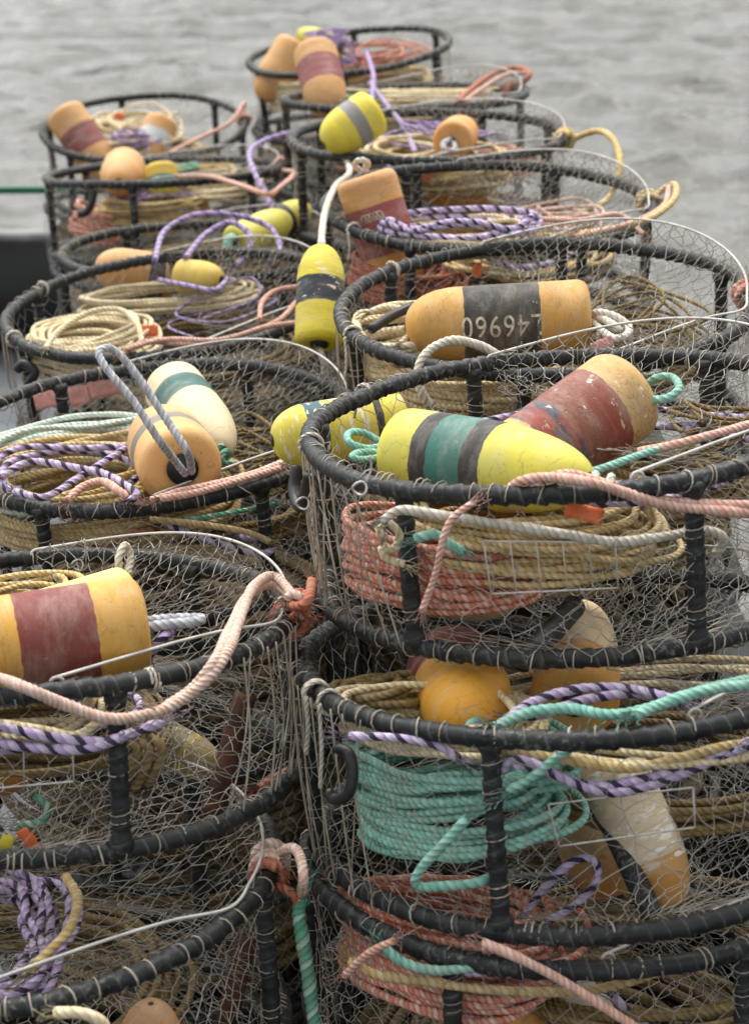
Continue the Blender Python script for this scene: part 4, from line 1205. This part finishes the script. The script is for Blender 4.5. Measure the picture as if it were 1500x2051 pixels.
LOOP = lambda s_=1.0, d_=0.0: [(0.03, 0.006, 0.002), (-0.02, 0.010, 0.004), (-0.055 * s_, 0.022, 0.012 + d_), (-0.085 * s_, 0.012, 0.020 + d_), (-0.09 * s_, -0.010, 0.016 + d_), (-0.06 * s_, -0.020, 0.004 + d_), (-0.02, -0.010, -0.004), (0.03, -0.006, -0.002)]

YEL, ORG, AMB, RED, BLK, TEA, CRM, GRY, NVY = (222, 212, 82), (212, 160, 88), (212, 160, 66), (122, 50, 46), (44, 44, 44), (58, 116, 104), (226, 206, 166), (132, 130, 124), (44, 52, 60)
FLT, DUST = (218, 164, 100), (146, 80, 80)

buoy('bright yellow float with black and teal bands in the nearest right top pot', A1.H(800, 905, -0.005), A1.H(1180, 962, -0.005), 0.165,
     [(0.0, YEL), (0.20, BLK), (0.29, TEA), (0.47, BLK), (0.57, YEL)], 0.42, 0.02, 0.16, 0.0, 0.22, loop_w=[A1.H(800, 905, -0.005), A1.H(765, 886, 0.0), A1.H(725, 866, 0.02), A1.H(698, 868, 0.03), A1.H(700, 886, 0.03), A1.H(735, 898, 0.01), A1.H(775, 892, 0.0), A1.H(760, 905, 0.0), A1.H(722, 905, 0.01), A1.H(705, 916, 0.015), A1.H(735, 920, 0.0), A1.H(800, 908, -0.005)], loop_r=0.0068, loop_col='teal', spin=-60, nose_loop='mint')
buoy('tan float with wide brown red band and blue smudge, behind the bright yellow float', A1.H(1262, 782, 0.05), A1.H(1262, 782, 0.05) + np.array((-0.29, -0.19, -0.135)), 0.185,
     [(0.0, (206, 166, 104)), (0.19, (138, 64, 50)), (0.62, (212, 168, 100))], 0.62, 0.12, 0.48, 0.9, 0.35, loop_w=[A1.H(1262, 782, 0.05), A1.H(1292, 772, 0.05), A1.H(1316, 756, 0.07), A1.H(1346, 756, 0.07), A1.H(1360, 776, 0.06), A1.H(1338, 796, 0.05), A1.H(1302, 800, 0.05), A1.H(1270, 790, 0.05)], loop_r=0.0078, loop_col='teal', spin=40, L=0.40, patch=((52, 62, 84), 0.46, 0.62))
oB, MB_, LB, prB = buoy('ochre float with black band stamped L46960', F1.H(1180, 634, 0.04), F1.H(812, 652, 0.04), 0.178,
     [(0.0, (208, 156, 76)), (0.27, (54, 52, 48)), (0.68, (210, 158, 80))], 0.70, 0.03, 0.38, 0.35, 0.3, loop_w=[F1.H(1175, 636, 0.04), F1.H(1196, 626, 0.06), F1.H(1228, 632, 0.06), F1.H(1256, 650, 0.045), F1.H(1258, 668, 0.035), F1.H(1232, 678, 0.03), F1.H(1205, 662, 0.035), F1.H(1186, 640, 0.04), F1.H(1200, 636, 0.05), F1.H(1225, 648, 0.05), F1.H(1240, 660, 0.04), F1.H(1215, 655, 0.03), F1.H(1170, 638, 0.04)], loop_r=0.0095, loop_col='white', core=0.026)
buoy('large amber float with wide dark red band at the left picture edge', B1.H(288, 1252, 0.05), B1.H(-110, 1312, 0.03), 0.18,
     [(0.0, AMB), (0.215, (128, 56, 50)), (0.535, AMB)], 0.62, 0.03, 0.28, 0.15, 0.25, loop=[(0.03, 0.01, 0), (-0.03, 0.012, 0), (-0.09, 0.006, -0.006), (-0.10, -0.006, -0.006), (-0.03, -0.012, 0), (0.03, -0.01, 0)], loop_r=0.0095, loop_col='grey', L=0.42)
buoy('pale yellow float end peeping out behind the large red banded float', B1.H(262, 1196, 0.0), B1.H(110, 1240, -0.02), 0.13,
     [(0.0, (236, 210, 120))], 0.6, 0.05, 0.05, 0.0, 0.2, L=0.3)
gl = [C1.H(372, 950, 0.06), C1.H(352, 925, 0.10), at_depth(318, 880, 4.02), at_depth(265, 800, 4.02), at_depth(215, 740, 4.04), at_depth(198, 706, 4.06), at_depth(222, 698, 4.08), at_depth(262, 735, 4.08), at_depth(330, 835, 4.06), at_depth(375, 905, 4.04), C1.H(384, 945, 0.06)]
buoy('orange float facing the camera with black hole and tall grey rope loop', C1.H(366, 940, 0.055), C1.H(285, 815, 0.03), 0.19,
     [(0.0, (232, 178, 110)), (0.30, (130, 124, 112)), (0.44, (222, 168, 108))], 0.5, 0.04, 0.25, 0.0, 0.3, chip=(0.80, 0.62, 0.40), loop_w=gl, loop_r=0.0088, loop_col='grey', core=0.036, L=0.34)
buoy('cream float with green band leaning at the back of the second left pot', C1.H(345, 775, 0.075), C1.H(468, 935, 0.03), 0.152,
     [(0.0, CRM), (0.22, (46, 96, 88)), (0.44, CRM)], 0.55, 0.03, 0.10, 0.0, 0.12, loop=LOOP(0.7), loop_r=0.0065, loop_col='teal', spin=120, L=0.40, nose_loop='green')
oG, MG, LG, prG = buoy('orange float with faded red band leaning over the third right rim', G1.Y(730, 350, -0.16), G1.Y(796, 560, -0.24), 0.185,
     [(0.0, (218, 158, 88)), (0.22, (150, 72, 72)), (0.58, (216, 152, 74))], 0.62, 0.05, 0.40, 0.0, 0.3, L=0.42, chip=(0.8, 0.66, 0.5), loop=LOOP(0.5), loop_col='white', loop_r=0.009)
buoy('chipped yellow float with navy band hanging between the two rows', at_depth(639, 690, 4.95), at_depth(644, 492, 5.03), 0.132,
     [(0.0, (226, 208, 52)), (0.36, NVY), (0.62, (226, 208, 52))], 0.60, 0.02, 0.62, 0.0, 0.3, chip=(0.82, 0.70, 0.56))
buoy('yellow float with blue band, peeling, half behind the left of the top rim', at_depth(806, 842, 4.10), at_depth(545, 882, 4.02), 0.142,
     [(0.0, (222, 206, 62)), (0.20, (56, 54, 44)), (0.26, (222, 206, 62)), (0.62, (52, 92, 100)), (0.76, (222, 206, 62))], 0.72, 0.03, 0.75, 0.0, 0.25, chip=(0.84, 0.74, 0.62))
buoy('amber float nose with dark red band under the nearest top pot', A2.H(905, 1335, -0.045), A2.H(938, 1425, -0.05), 0.180,
     [(0.0, (112, 40, 38)), (0.42, (222, 160, 52))], 0.5, 0.03, 0.06, 0.0, 0.14, L=0.34, nose_loop='teal')
buoy('cream and orange float seen through the base of the nearest top pot', A2.Y(1150, 1412, -0.10), A2.Y(1166, 1228, 0.24), 0.165,
     [(0.0, (218, 160, 74)), (0.30, (226, 202, 158))], 0.30, 0.10, 0.2, 0.0, 0.2, L=0.36)
buoy('white and orange peeling float standing in the pot with the teal coil', A2.Y(1222, 1535, -0.20), A2.Y(1352, 1818, -0.30), 0.128,
     [(0.0, (222, 204, 172)), (0.66, (212, 156, 76))], 0.5, 0.03, 0.85, 0.0, 0.3, chip=(0.82, 0.76, 0.68))
buoy('orange float low behind the bar in the pot with the teal coil', A2.Y(1130, 1560, 0.0), A2.Y(1235, 1800, -0.14), 0.135,
     [(0.0, (190, 164, 116)), (0.7, (206, 150, 72))], 0.6, 0.03, 0.4, 0.0, 0.4)
buoy('orange float at the lower edge beside the brick pink coil', A3.Y(1060, 2120, -0.2), A3.Y(985, 2030, -0.30), 0.16, [(0.0, (214, 152, 62))], 0.5, 0.03, 0.2, 0.0, 0.3)
buoy('white float with navy end low in the bottom right pot', A3.Y(1180, 2120, -0.2), A3.Y(1140, 1975, -0.2), 0.14, [(0.0, (60, 72, 92)), (0.6, (206, 200, 186))], 0.6, 0.03, 0.7, 0.0, 0.4)
buoy('tan float top showing at the lower edge under the left rim', B2.Y(300, 2330, -0.20), B2.Y(302, 2012, -0.26), 0.14, [(0.0, (196, 142, 88))], 0.5, 0.03, 0.3, 0.0, 0.6, core=0.008)
buoy('orange float at the left edge under the lilac ropes', B1.Y(-260, 1560, 0.02), B1.Y(70, 1535, -0.06), 0.13, [(0.0, (190, 130, 66))], 0.5, 0.03, 0.3, 0.0, 0.6)
buoy('yellow and green float behind the netting right of the near left post', B1.Y(310, 1475, 0.16), B1.Y(380, 1512, 0.14), 0.09, [(0.0, (120, 110, 70)), (0.45, (176, 156, 66))], 0.5, 0.03, 0.7, 0.0, 0.8, L=0.15)
buoy('cream float in the gap left of the nearest top pot', A2.w(-0.30, 0.36, 0.05), A2.w(-0.08, 0.30, 0.03), 0.14, [(0.0, (222, 176, 112)), (0.4, (230, 206, 160))], 0.55, 0.03, 0.3, 0.0, 0.3)
# far floats
buoy('yellow float with grey band on the fourth right rim', H1.Y(752, 220, -0.34), H1.Y(648, 288, -0.42), 0.165, [(0.0, (228, 210, 60)), (0.30, (142, 142, 138)), (0.52, (230, 212, 62))], 0.45, 0.03, 0.1, 0.0, 0.2)
buoy('orange float end with grey rope in the fourth right pot', H1.Y(905, 282, -0.36), H1.Y(930, 258, -0.06), 0.14, [(0.0, (222, 156, 78))], 0.5, 0.03, 0.15, 0.0, 0.25, L=0.30, loop=LOOP(1.0), loop_r=0.010, loop_col='grey', spin=190, core=0.013)
buoy('orange float with dusty red band leaning on the farthest pot', I1.Y(630, 98, -0.06), I1.Y(660, 228, -0.30), 0.185, [(0.0, FLT), (0.26, DUST), (0.62, FLT)], 0.6, 0.03, 0.15, 0.0, 0.25)
buoy('plain orange float left of the banded one on the farthest pot', J1.Y(594, 88, -0.10), J1.Y(540, 172, -0.22), 0.20, [(0.0, FLT)], 0.5, 0.03, 0.2, 0.0, 0.25, L=0.33)
buoy('small yellow float end under the lilac tangle', J1.Y(682, 95, 0.0), J1.Y(650, 84, 0.05), 0.12, [(0.0, YEL)], 0.5, 0.03, 0.1, 0.0, 0.2, L=0.26)
buoy('orange float with dark red band on the left rim of the farthest left pot', E1.Y(126, 222, -0.16), E1.Y(192, 318, -0.30), 0.20, [(0.0, FLT), (0.30, (140, 66, 66)), (0.60, FLT)], 0.6, 0.03, 0.15, 0.0, 0.25, L=0.42)
buoy('orange float with blue white and yellow bands in the farthest left pot', E1.Y(325, 240, -0.05), E1.Y(298, 312, -0.2), 0.17, [(0.0, FLT), (0.22, (206, 214, 214)), (0.42, FLT), (0.60, YEL)], 0.6, 0.03, 0.15, 0.0, 0.25, L=0.38)
buoy('round orange float end on the fourth left rim', E2.Y(250, 335, -0.10), E2.Y(238, 362, -0.44), 0.18, [(0.0, FLT)], 0.45, 0.03, 0.15, 0.0, 0.25, L=0.36)
buoy('yellow and teal float beside the green coil in the fourth left pot', E2.Y(322, 330, -0.30), E2.Y(330, 398, -0.36), 0.135, [(0.0, (226, 190, 70)), (0.4, (80, 140, 120)), (0.6, YEL)], 0.6, 0.03, 0.2, 0.0, 0.25)
buoy('yellow float with teal rope hanging behind the third left rim', at_depth(470, 490, 6.45), at_depth(530, 460, 6.55), 0.135, [(0.0, YEL)], 0.5, 0.03, 0.1, 0.0, 0.2, L=0.28, loop_w=[at_depth(465, 475, 6.42), at_depth(458, 480, 6.36), at_depth(455, 500, 6.34), at_depth(460, 520, 6.34)], loop_r=0.016, loop_col='teal')
buoy('yellow float with black band right of the teal roped one', at_depth(520, 465, 6.72), at_depth(568, 440, 6.78), 0.115, [(0.0, YEL), (0.35, BLK), (0.55, YEL)], 0.55, 0.03, 0.1, 0.0, 0.2, L=0.24)
buoy('orange float with black band behind the far rim of the third left pot', D1.Y(345, 556, 0.62), D1.Y(212, 536, 0.60), 0.155, [(0.0, FLT), (0.10, BLK), (0.30, FLT)], 0.6, 0.03, 0.15, 0.0, 0.25, L=0.26)
buoy('yellow float crossed by a lilac strand at the far side of the third left pot', D1.Y(360, 552, 0.30), D1.Y(445, 560, 0.22), 0.11, [(0.0, (216, 186, 72))], 0.5, 0.03, 0.2, 0.0, 0.25)
buoy('orange float hidden low in the fourth right pot', H1.Y(840, 350, -0.2), H1.Y(930, 385, -0.2), 0.15, [(0.0, (214, 142, 56))], 0.5, 0.03, 0.2, 0.0, 0.3, L=0.3)

# stamped number, upside down, laid on the curve of the float
def stamp(o, M, Lm, pr, text, x0, x1, ang0, size):
    cu = bpy.data.curves.new('digits', 'FONT')
    cu.body = text
    cu.size = 1.0
    cu.space_character = 1.12
    cu.resolution_u = 6
    tmp = bpy.data.objects.new('digits', cu)
    COL.objects.link(tmp)
    me = bpy.data.meshes.new_from_object(tmp.evaluated_get(bpy.context.evaluated_depsgraph_get()))
    bpy.data.objects.remove(tmp)
    bpy.data.curves.remove(cu)
    co = np.zeros(len(me.vertices) * 3)
    me.vertices.foreach_get('co', co)
    co = co.reshape(-1, 3)
    w = co[:, 0].max()
    xs = [p_[0] for p_ in pr]
    rs = [p_[1] for p_ in pr]
    X = x0 + (x1 - x0) * co[:, 0] / w
    rr = np.interp(X, xs, rs) * 1.012 + 0.0012
    hgt = co[:, 1].max()
    A = ang0 - (co[:, 1] / hgt - 0.5) * size / np.mean(rr)
    out = np.stack([X, rr * np.cos(A), rr * np.sin(A)], 1)
    me.vertices.foreach_set('co', out.astype(np.float32).ravel())
    me.update()
    t = link('lettering', me, PRINT, o)
    return t

stamp(oB, MB_, LB, prB, 'L46960', LB * 0.262, LB * 0.70, R(7), 0.050)

# ------------------------------------------------------------------ small parts of the pots
def pot_part(pot, name, geo, mat, kind=None, smooth=True):
    me = geo.mesh(name, smooth)
    co = np.zeros(len(me.vertices) * 3)
    me.vertices.foreach_get('co', co)
    q = co.reshape(-1, 3) - (pot.c - pot.n * pot.h)
    me.vertices.foreach_set('co', np.stack([q @ pot.x, q @ pot.y, q @ pot.n], 1).astype(np.float32).ravel())
    me.update()
    o = link(name, me, mat, pot.o)
    if kind:
        o['kind'] = kind
    return o

def bar(pot, name, P, r, mat, step=0.012, nseg=12):
    return pot_part(pot, name, Geo().tube(P, r, step, nseg), mat)

# wire escape panels set into the side netting
def panel(pot, corners, bars_, ly, r=0.0016):
    g = Geo()
    P = [pot.Y(x, y, ly) for x, y in corners]
    for k in range(4):
        g.tube([P[k], (P[k] + P[(k + 1) % 4]) / 2, P[(k + 1) % 4]], r, 0.03, 6)
    for k in range(1, bars_ + 1):
        t = k / (bars_ + 1)
        a, b = P[0] + (P[1] - P[0]) * t, P[3] + (P[2] - P[3]) * t
        g.tube([a, (a + b) / 2, b], r * 0.75, 0.03, 6)
    return pot_part(pot, 'escape_panel', g, HOOP)
panel(A1, [(968, 1084), (1232, 1086), (1238, 1178), (984, 1190)], 4, -0.478)
panel(A2, [(1098, 1612), (1388, 1578), (1392, 1658), (1120, 1696)], 1, -0.46)
panel(B1, [(-150, 1500), (145, 1486), (148, 1566), (-150, 1592)], 2, -0.47)
# inner bars
bar(B1, 'entrance_bar', [B1.Y(425, 1632, -0.16), B1.Y(458, 1510, -0.12), B1.Y(492, 1392, -0.08)], 0.021, RUST)
bar(B2, 'entrance_bar', [B2.Y(440, 2110, 0.0), B2.Y(470, 1980, 0.05), B2.Y(495, 1880, 0.1)], 0.021, RUST)
bar(A2, 'entrance_bar', [A2.Y(1188, 1590, -0.20), A2.Y(1245, 1700, -0.28), A2.Y(1305, 1835, -0.36)], 0.020, RUBBER)
bar(A1, 'entrance_bar', [A1.Y(1150, 1215, -0.20), A1.Y(1105, 1265, -0.32), A1.Y(1045, 1325, -0.44)], 0.022, RUBBER)
bar(F1, 'entrance_bar', [F1.Y(742, 660, -0.2), F1.Y(785, 632, -0.15), F1.Y(828, 612, -0.1)], 0.012, DARKRUB)
# black rubber lid hooks
bar(A2, 'lid_hook', [A2.Y(678, 1500, -0.37), A2.Y(698, 1510, -0.39), A2.Y(706, 1550, -0.40), A2.Y(698, 1590, -0.40), A2.Y(672, 1602, -0.38), A2.Y(655, 1585, -0.37)], 0.0105, DARKRUB, 0.006)
bar(A1, 'lid_hook', [A1.w(-0.50, -0.12, -0.04), A1.w(-0.515, -0.10, -0.09), A1.w(-0.53, -0.06, -0.12), A1.w(-0.54, -0.01, -0.10), A1.w(-0.53, 0.01, -0.06)], 0.012, DARKRUB, 0.006)
bar(D1, 'lid_hook', [D1.Y(62, 800, -0.36), D1.Y(58, 770, -0.38), D1.Y(70, 745, -0.38), D1.Y(48, 728, -0.36), D1.Y(35, 740, -0.35)], 0.014, DARKRUB, 0.006)
bar(E2, 'lid_hook', [E2.Y(188, 380, -0.44), E2.Y(184, 405, -0.45), E2.Y(172, 425, -0.45), E2.Y(158, 428, -0.44)], 0.016, DARKRUB, 0.008)
# iron hooks and rings on the tie wires
for pot, x, y, ly in ((A1, 606, 1008, -0.12), (A1, 720, 978, -0.43), (B1, 155, 1132, 0.47), (C1, 255, 768, 0.48), (F1, 1122, 500, 0.49), (A1, 1246, 716, 0.50)):
    c = pot.Y(x, y, ly)
    g = Geo()
    g.tube([c + np.array((0.012 * math.cos(k / 10 * 6.283), 0.005 * math.sin(k / 10 * 12.5), 0.012 * math.sin(k / 10 * 6.283))) for k in range(10)], 0.0021, 0.006, 6, closed=True)
    g.tube([c + np.array((0.012, 0, 0.012)), c + np.array((0.02, 0, 0.035)), c + np.array((0.018, 0, 0.06))], 0.0022, 0.006, 6)
    pot_part(pot, 'hook_ring', g, HOOP)
# lacing cords down the left sides, from rim to lower ring
for pot, a0, a1_, n_, sd in ((A1, 178, 222, 13, 1), (A2, 180, 225, 10, 2), (D1, 175, 225, 9, 3), (B1, -35, 5, 9, 4), (F1, 180, 215, 7, 5)):
    rr_ = np.random.default_rng(sd)
    g = Geo()
    for k in range(n_):
        a = R(a0 + (a1_ - a0) * (k + rr_.uniform(-0.3, 0.3)) / n_)
        b = a + rr_.normal(0, 0.09)
        q0, q1 = pot.R + TUBE, pot.R + TUBE * 0.6
        m_ = (a + b) / 2
        g.tube([pot.w(q0 * math.cos(a), q0 * math.sin(a), 0.0), pot.w((q0 + 0.004) * math.cos(m_ + 0.02), (q0 + 0.004) * math.sin(m_ + 0.02), -pot.h * 0.5), pot.w(q1 * math.cos(b), q1 * math.sin(b), -pot.h)], rr_.uniform(0.0012, 0.0021), 0.02, 5)
    pot_part(pot, 'lacing_cords', g, TIE, 'stuff')
# white and grey tie cords wound on the rims
def cord(pot, px, py, r=0.0035, turns=2.0, drop=0.0):
    q = pot.loc(pot.H(px, py, 0))
    a0 = math.atan2(q[1], q[0])
    P = []
    n = int(turns * 10)
    for k in range(n + 1):
        t = k / n
        a = a0 + (t - 0.5) * 0.014 * turns
        th = t * turns * 2 * math.pi
        rr = TUBE + r + 0.0015
        P.append(pot.w((pot.R + rr * math.cos(th)) * math.cos(a), (pot.R + rr * math.cos(th)) * math.sin(a), rr * math.sin(th)))
    if drop:
        P += [P[-1] + np.array((0.004, -0.01, -drop * 0.5)), P[-1] + np.array((0.0, -0.006, -drop))]
    return bar(pot, 'tie_cord', P, r, ROPE['white'], 0.005, 7)
cord(A2, 632, 1390, 0.0045, 2, 0.11)
cord(A2, 655, 1408, 0.0035, 1, 0.16)
cord(A1, 735, 790, 0.0030, 2, 0.05)
cord(A1, 618, 892, 0.0040, 1, 0.0)
cord(F1, 790, 542, 0.0040, 1, 0.0)
cord(F1, 700, 672, 0.0035, 1, 0.10)
cord(G1, 706, 462, 0.0045, 1, 0.08)
cord(D1, 88, 578, 0.0040, 1, 0.0)
cord(D1, 30, 678, 0.0045, 1, 0.0)
cord(B1, 300, 1362, 0.0025, 2, 0.0)

# ------------------------------------------------------------------ tags and plastic scraps
def scrap(name, label, c, ux, uy, w, h, mat, bend=0.3, th=0.0022, cat='tag', seed=1):
    """a thin bent plastic piece with real thickness"""
    r_ = np.random.default_rng(seed)
    ux, uy = np.asarray(ux, float), np.asarray(uy, float)
    ux /= np.linalg.norm(ux)
    uy = uy - ux * (uy @ ux)
    uy /= np.linalg.norm(uy)
    un = np.cross(ux, uy)
    nx, ny = 8, 5
    V = []
    for s_ in (0, 1):
        for j in range(ny):
            for i in range(nx):
                u, v = i / (nx - 1) - 0.5, j / (ny - 1) - 0.5
                e = 1 + 0.08 * math.sin(i * 2.1 + seed)
                z = bend * w * (u * u * 1.5) + bend * 0.12 * w * math.sin(u * 9 + v * 5 + seed)
                V.append(ux * u * w + uy * v * h * e + un * (z + s_ * th))
    idx = np.arange(2 * nx * ny).reshape(2, ny, nx)
    Q = []
    for j in range(ny - 1):
        for i in range(nx - 1):
            Q.append((idx[0, j, i], idx[0, j + 1, i], idx[0, j + 1, i + 1], idx[0, j, i + 1]))
            Q.append((idx[1, j, i], idx[1, j, i + 1], idx[1, j + 1, i + 1], idx[1, j + 1, i]))
    for i in range(nx - 1):
        Q.append((idx[0, 0, i], idx[0, 0, i + 1], idx[1, 0, i + 1], idx[1, 0, i]))
        Q.append((idx[0, -1, i + 1], idx[0, -1, i], idx[1, -1, i], idx[1, -1, i + 1]))
    for j in range(ny - 1):
        Q.append((idx[0, j + 1, 0], idx[0, j, 0], idx[1, j, 0], idx[1, j + 1, 0]))
        Q.append((idx[0, j, -1], idx[0, j + 1, -1], idx[1, j + 1, -1], idx[1, j, -1]))
    o = link(name, mesh_np(name, np.array(V), Q), mat)
    o.location = c
    return tag(o, label, cat)
X_, Z_ = np.array([1.0, 0, 0]), np.array([0, 0.3, 1.0])
scrap('plastic_tag', 'bent orange plastic tag below the bright yellow float', A1.Y(1168, 1026, -0.47), X_ + 0.3 * np.array([0, 0, -1]), Z_, 0.066, 0.028, ORANGE)
scrap('plastic_tag', 'orange plastic tag hanging at lower left beneath the green cord', B1.Y(60, 1684, -0.42), np.array([0.5, 0, -1.0]), np.array([1, 0, 0.5]), 0.055, 0.022, ORANGE, seed=2)
scrap('plastic_tag', 'yellow plastic scrap at the lower left picture edge', B1.Y(10, 1700, -0.42), np.array([0.3, 0, 1.0]), np.array([1, 0, -0.3]), 0.045, 0.022, mat_simple('yellow_plastic', (0.66, 0.56, 0.05, 1), (0.72, 0.60, 0.08, 1), 30.0, (0.4, 0.6), 0, 0), seed=3)
scrap('plastic_tag', 'small orange tag on the netting of the third left pot', D1.H(300, 662, 0.0), X_, Z_, 0.05, 0.034, ORANGE, seed=4)
scrap('plastic_tag', 'small orange tag low in the third right pot', G1.Y(955, 540, -0.44), X_, Z_, 0.028, 0.045, ORANGE, seed=5)
scrap('plastic_tag', 'tiny orange tag on the straw coil in the farthest left pot', E1.Y(240, 232, -0.1), X_, Z_, 0.05, 0.03, ORANGE, seed=6)
scrap('plastic_tag', 'orange tag under the near rim of the fourth right pot', H1.Y(848, 352, -0.46), X_, Z_, 0.05, 0.03, ORANGE, seed=7)
for k_, (x_, y_, w_, h_) in enumerate(((96, 800, 0.075, 0.05), (160, 792, 0.06, 0.055), (215, 776, 0.10, 0.05))):
    scrap('plastic_scrap', ('left', 'middle', 'right')[k_] + ' of three pink plastic scraps below the third left rim', D1.Y(x_, y_, -0.43), X_ + 0.2 * Z_, Z_, w_, h_, PINKPL, 0.35, cat='plastic scrap', seed=10 + k_)
scrap('plastic_scrap', 'pink scrap on the rope end of the stamped float', F1.H(1205, 690, 0.03), X_ + 0.4 * Z_, Z_, 0.05, 0.025, PINKPL, 0.4, cat='plastic scrap', seed=14)

# ------------------------------------------------------------------ tangled line in the far pots
def tangle(pot, c, sx, sy, sz, colour, label, n=40, r=0.0055, seed=1):
    g = np.random.default_rng(seed)
    P, a = [], g.uniform(0, 6.28)
    for k in range(n):
        a += g.normal(1.7, 0.7)
        q = g.uniform(0.35, 1.05)
        P.append(pot.w(c[0] + sx * q * math.cos(a), c[1] + sy * q * math.sin(a), c[2] + sz * math.sin(k * 0.83) + g.normal(0, sz * 0.3)))
    return rope(P, colour, label, r, 'tangled_rope', 0.016, 6, cat='rope')
tangle(J1, (0.12, 0.05, -0.05), 0.30, 0.26, 0.035, 'salmon', 'salmon line tangled across the farthest pot', 44, 0.006, 2)
tangle(I1, (0.06, 0.05, 0.0), 0.36, 0.30, 0.02, 'straw', 'straw line scattered over the fifth right pot', 44, 0.006, 3)
tangle(I1, (-0.25, -0.1, 0.0), 0.16, 0.2, 0.03, 'green', 'green line bunched at the left of the fifth right pot', 26, 0.006, 4)
tangle(H1, (0.05, 0.05, 0.005), 0.34, 0.3, 0.02, 'lilac', 'lilac line strewn through the fourth right pot', 12, 0.005, 5)
tangle(H1, (0.2, 0.1, -0.12), 0.22, 0.2, 0.05, 'flesh', 'salmon line low at the right of the fourth right pot', 36, 0.006, 6)
tangle(G1, (0.18, 0.1, -0.10), 0.24, 0.24, 0.05, 'pink', 'pale pink line under the netting of the third right pot', 40, 0.0055, 7)
tangle(E1, (-0.05, 0.0, 0.0), 0.30, 0.28, 0.03, 'straw', 'straw line strewn over the farthest left pot', 44, 0.006, 8)
tangle(E1, (-0.02, -0.25, 0.02), 0.12, 0.1, 0.04, 'lilac', 'lilac line on the near rim of the farthest left pot', 24, 0.006, 9)
tangle(E2, (0.08, 0.0, -0.03), 0.34, 0.3, 0.03, 'tan', 'tan line strewn over the fourth left pot', 44, 0.006, 10)
tangle(E2, (-0.05, -0.3, -0.10), 0.22, 0.12, 0.05, 'lilac', 'lilac line hanging in the front of the fourth left pot', 30, 0.006, 11)
tangle(D1, (0.15, 0.12, -0.08), 0.22, 0.22, 0.03, 'lilac', 'lilac line lying on the netting of the third left pot', 8, 0.0042, 12)
tangle(F1, (0.24, 0.12, -0.10), 0.20, 0.22, 0.05, 'olive', 'olive line under the netting right of the stamped float', 30, 0.0045, 14)
tangle(A1, (0.30, 0.10, -0.08), 0.16, 0.22, 0.05, 'olive', 'olive line under the netting right of the brown float', 26, 0.0042, 15)
tangle(C1, (0.26, 0.05, -0.10), 0.18, 0.22, 0.05, 'olive', 'olive line in the right half of the second left pot', 34, 0.005, 16)

# pale hand-painted scrawl on the red band of the leaning float
cv = MG.inverted() @ Vector(CAMP)
a0 = math.atan2(cv.z, cv.y)
g = Geo()
for row, (x0, am, n_) in enumerate(((0.30, 0.34, 15), (0.40, 0.30, 13), (0.49, 0.26, 11))):
    P = []
    for k in range(n_ * 3):
        t = k / (n_ * 3 - 1)
        x = (x0 + 0.022 * math.sin(t * n_ * 2.1 + row) + 0.01 * math.sin(t * 31)) * LG
        a = a0 + 0.15 + am * (2 * t - 1) + 0.07 * math.cos(t * n_ * 2.1)
        q = np.interp(x, [p_[0] for p_ in prG], [p_[1] for p_ in prG]) * 1.01
        P.append((x, q * math.cos(a), q * math.sin(a)))
    g.tube(P, 0.0016, 0.006, 5)
link('scrawl', g.mesh('scrawl'), PRINT, oG)
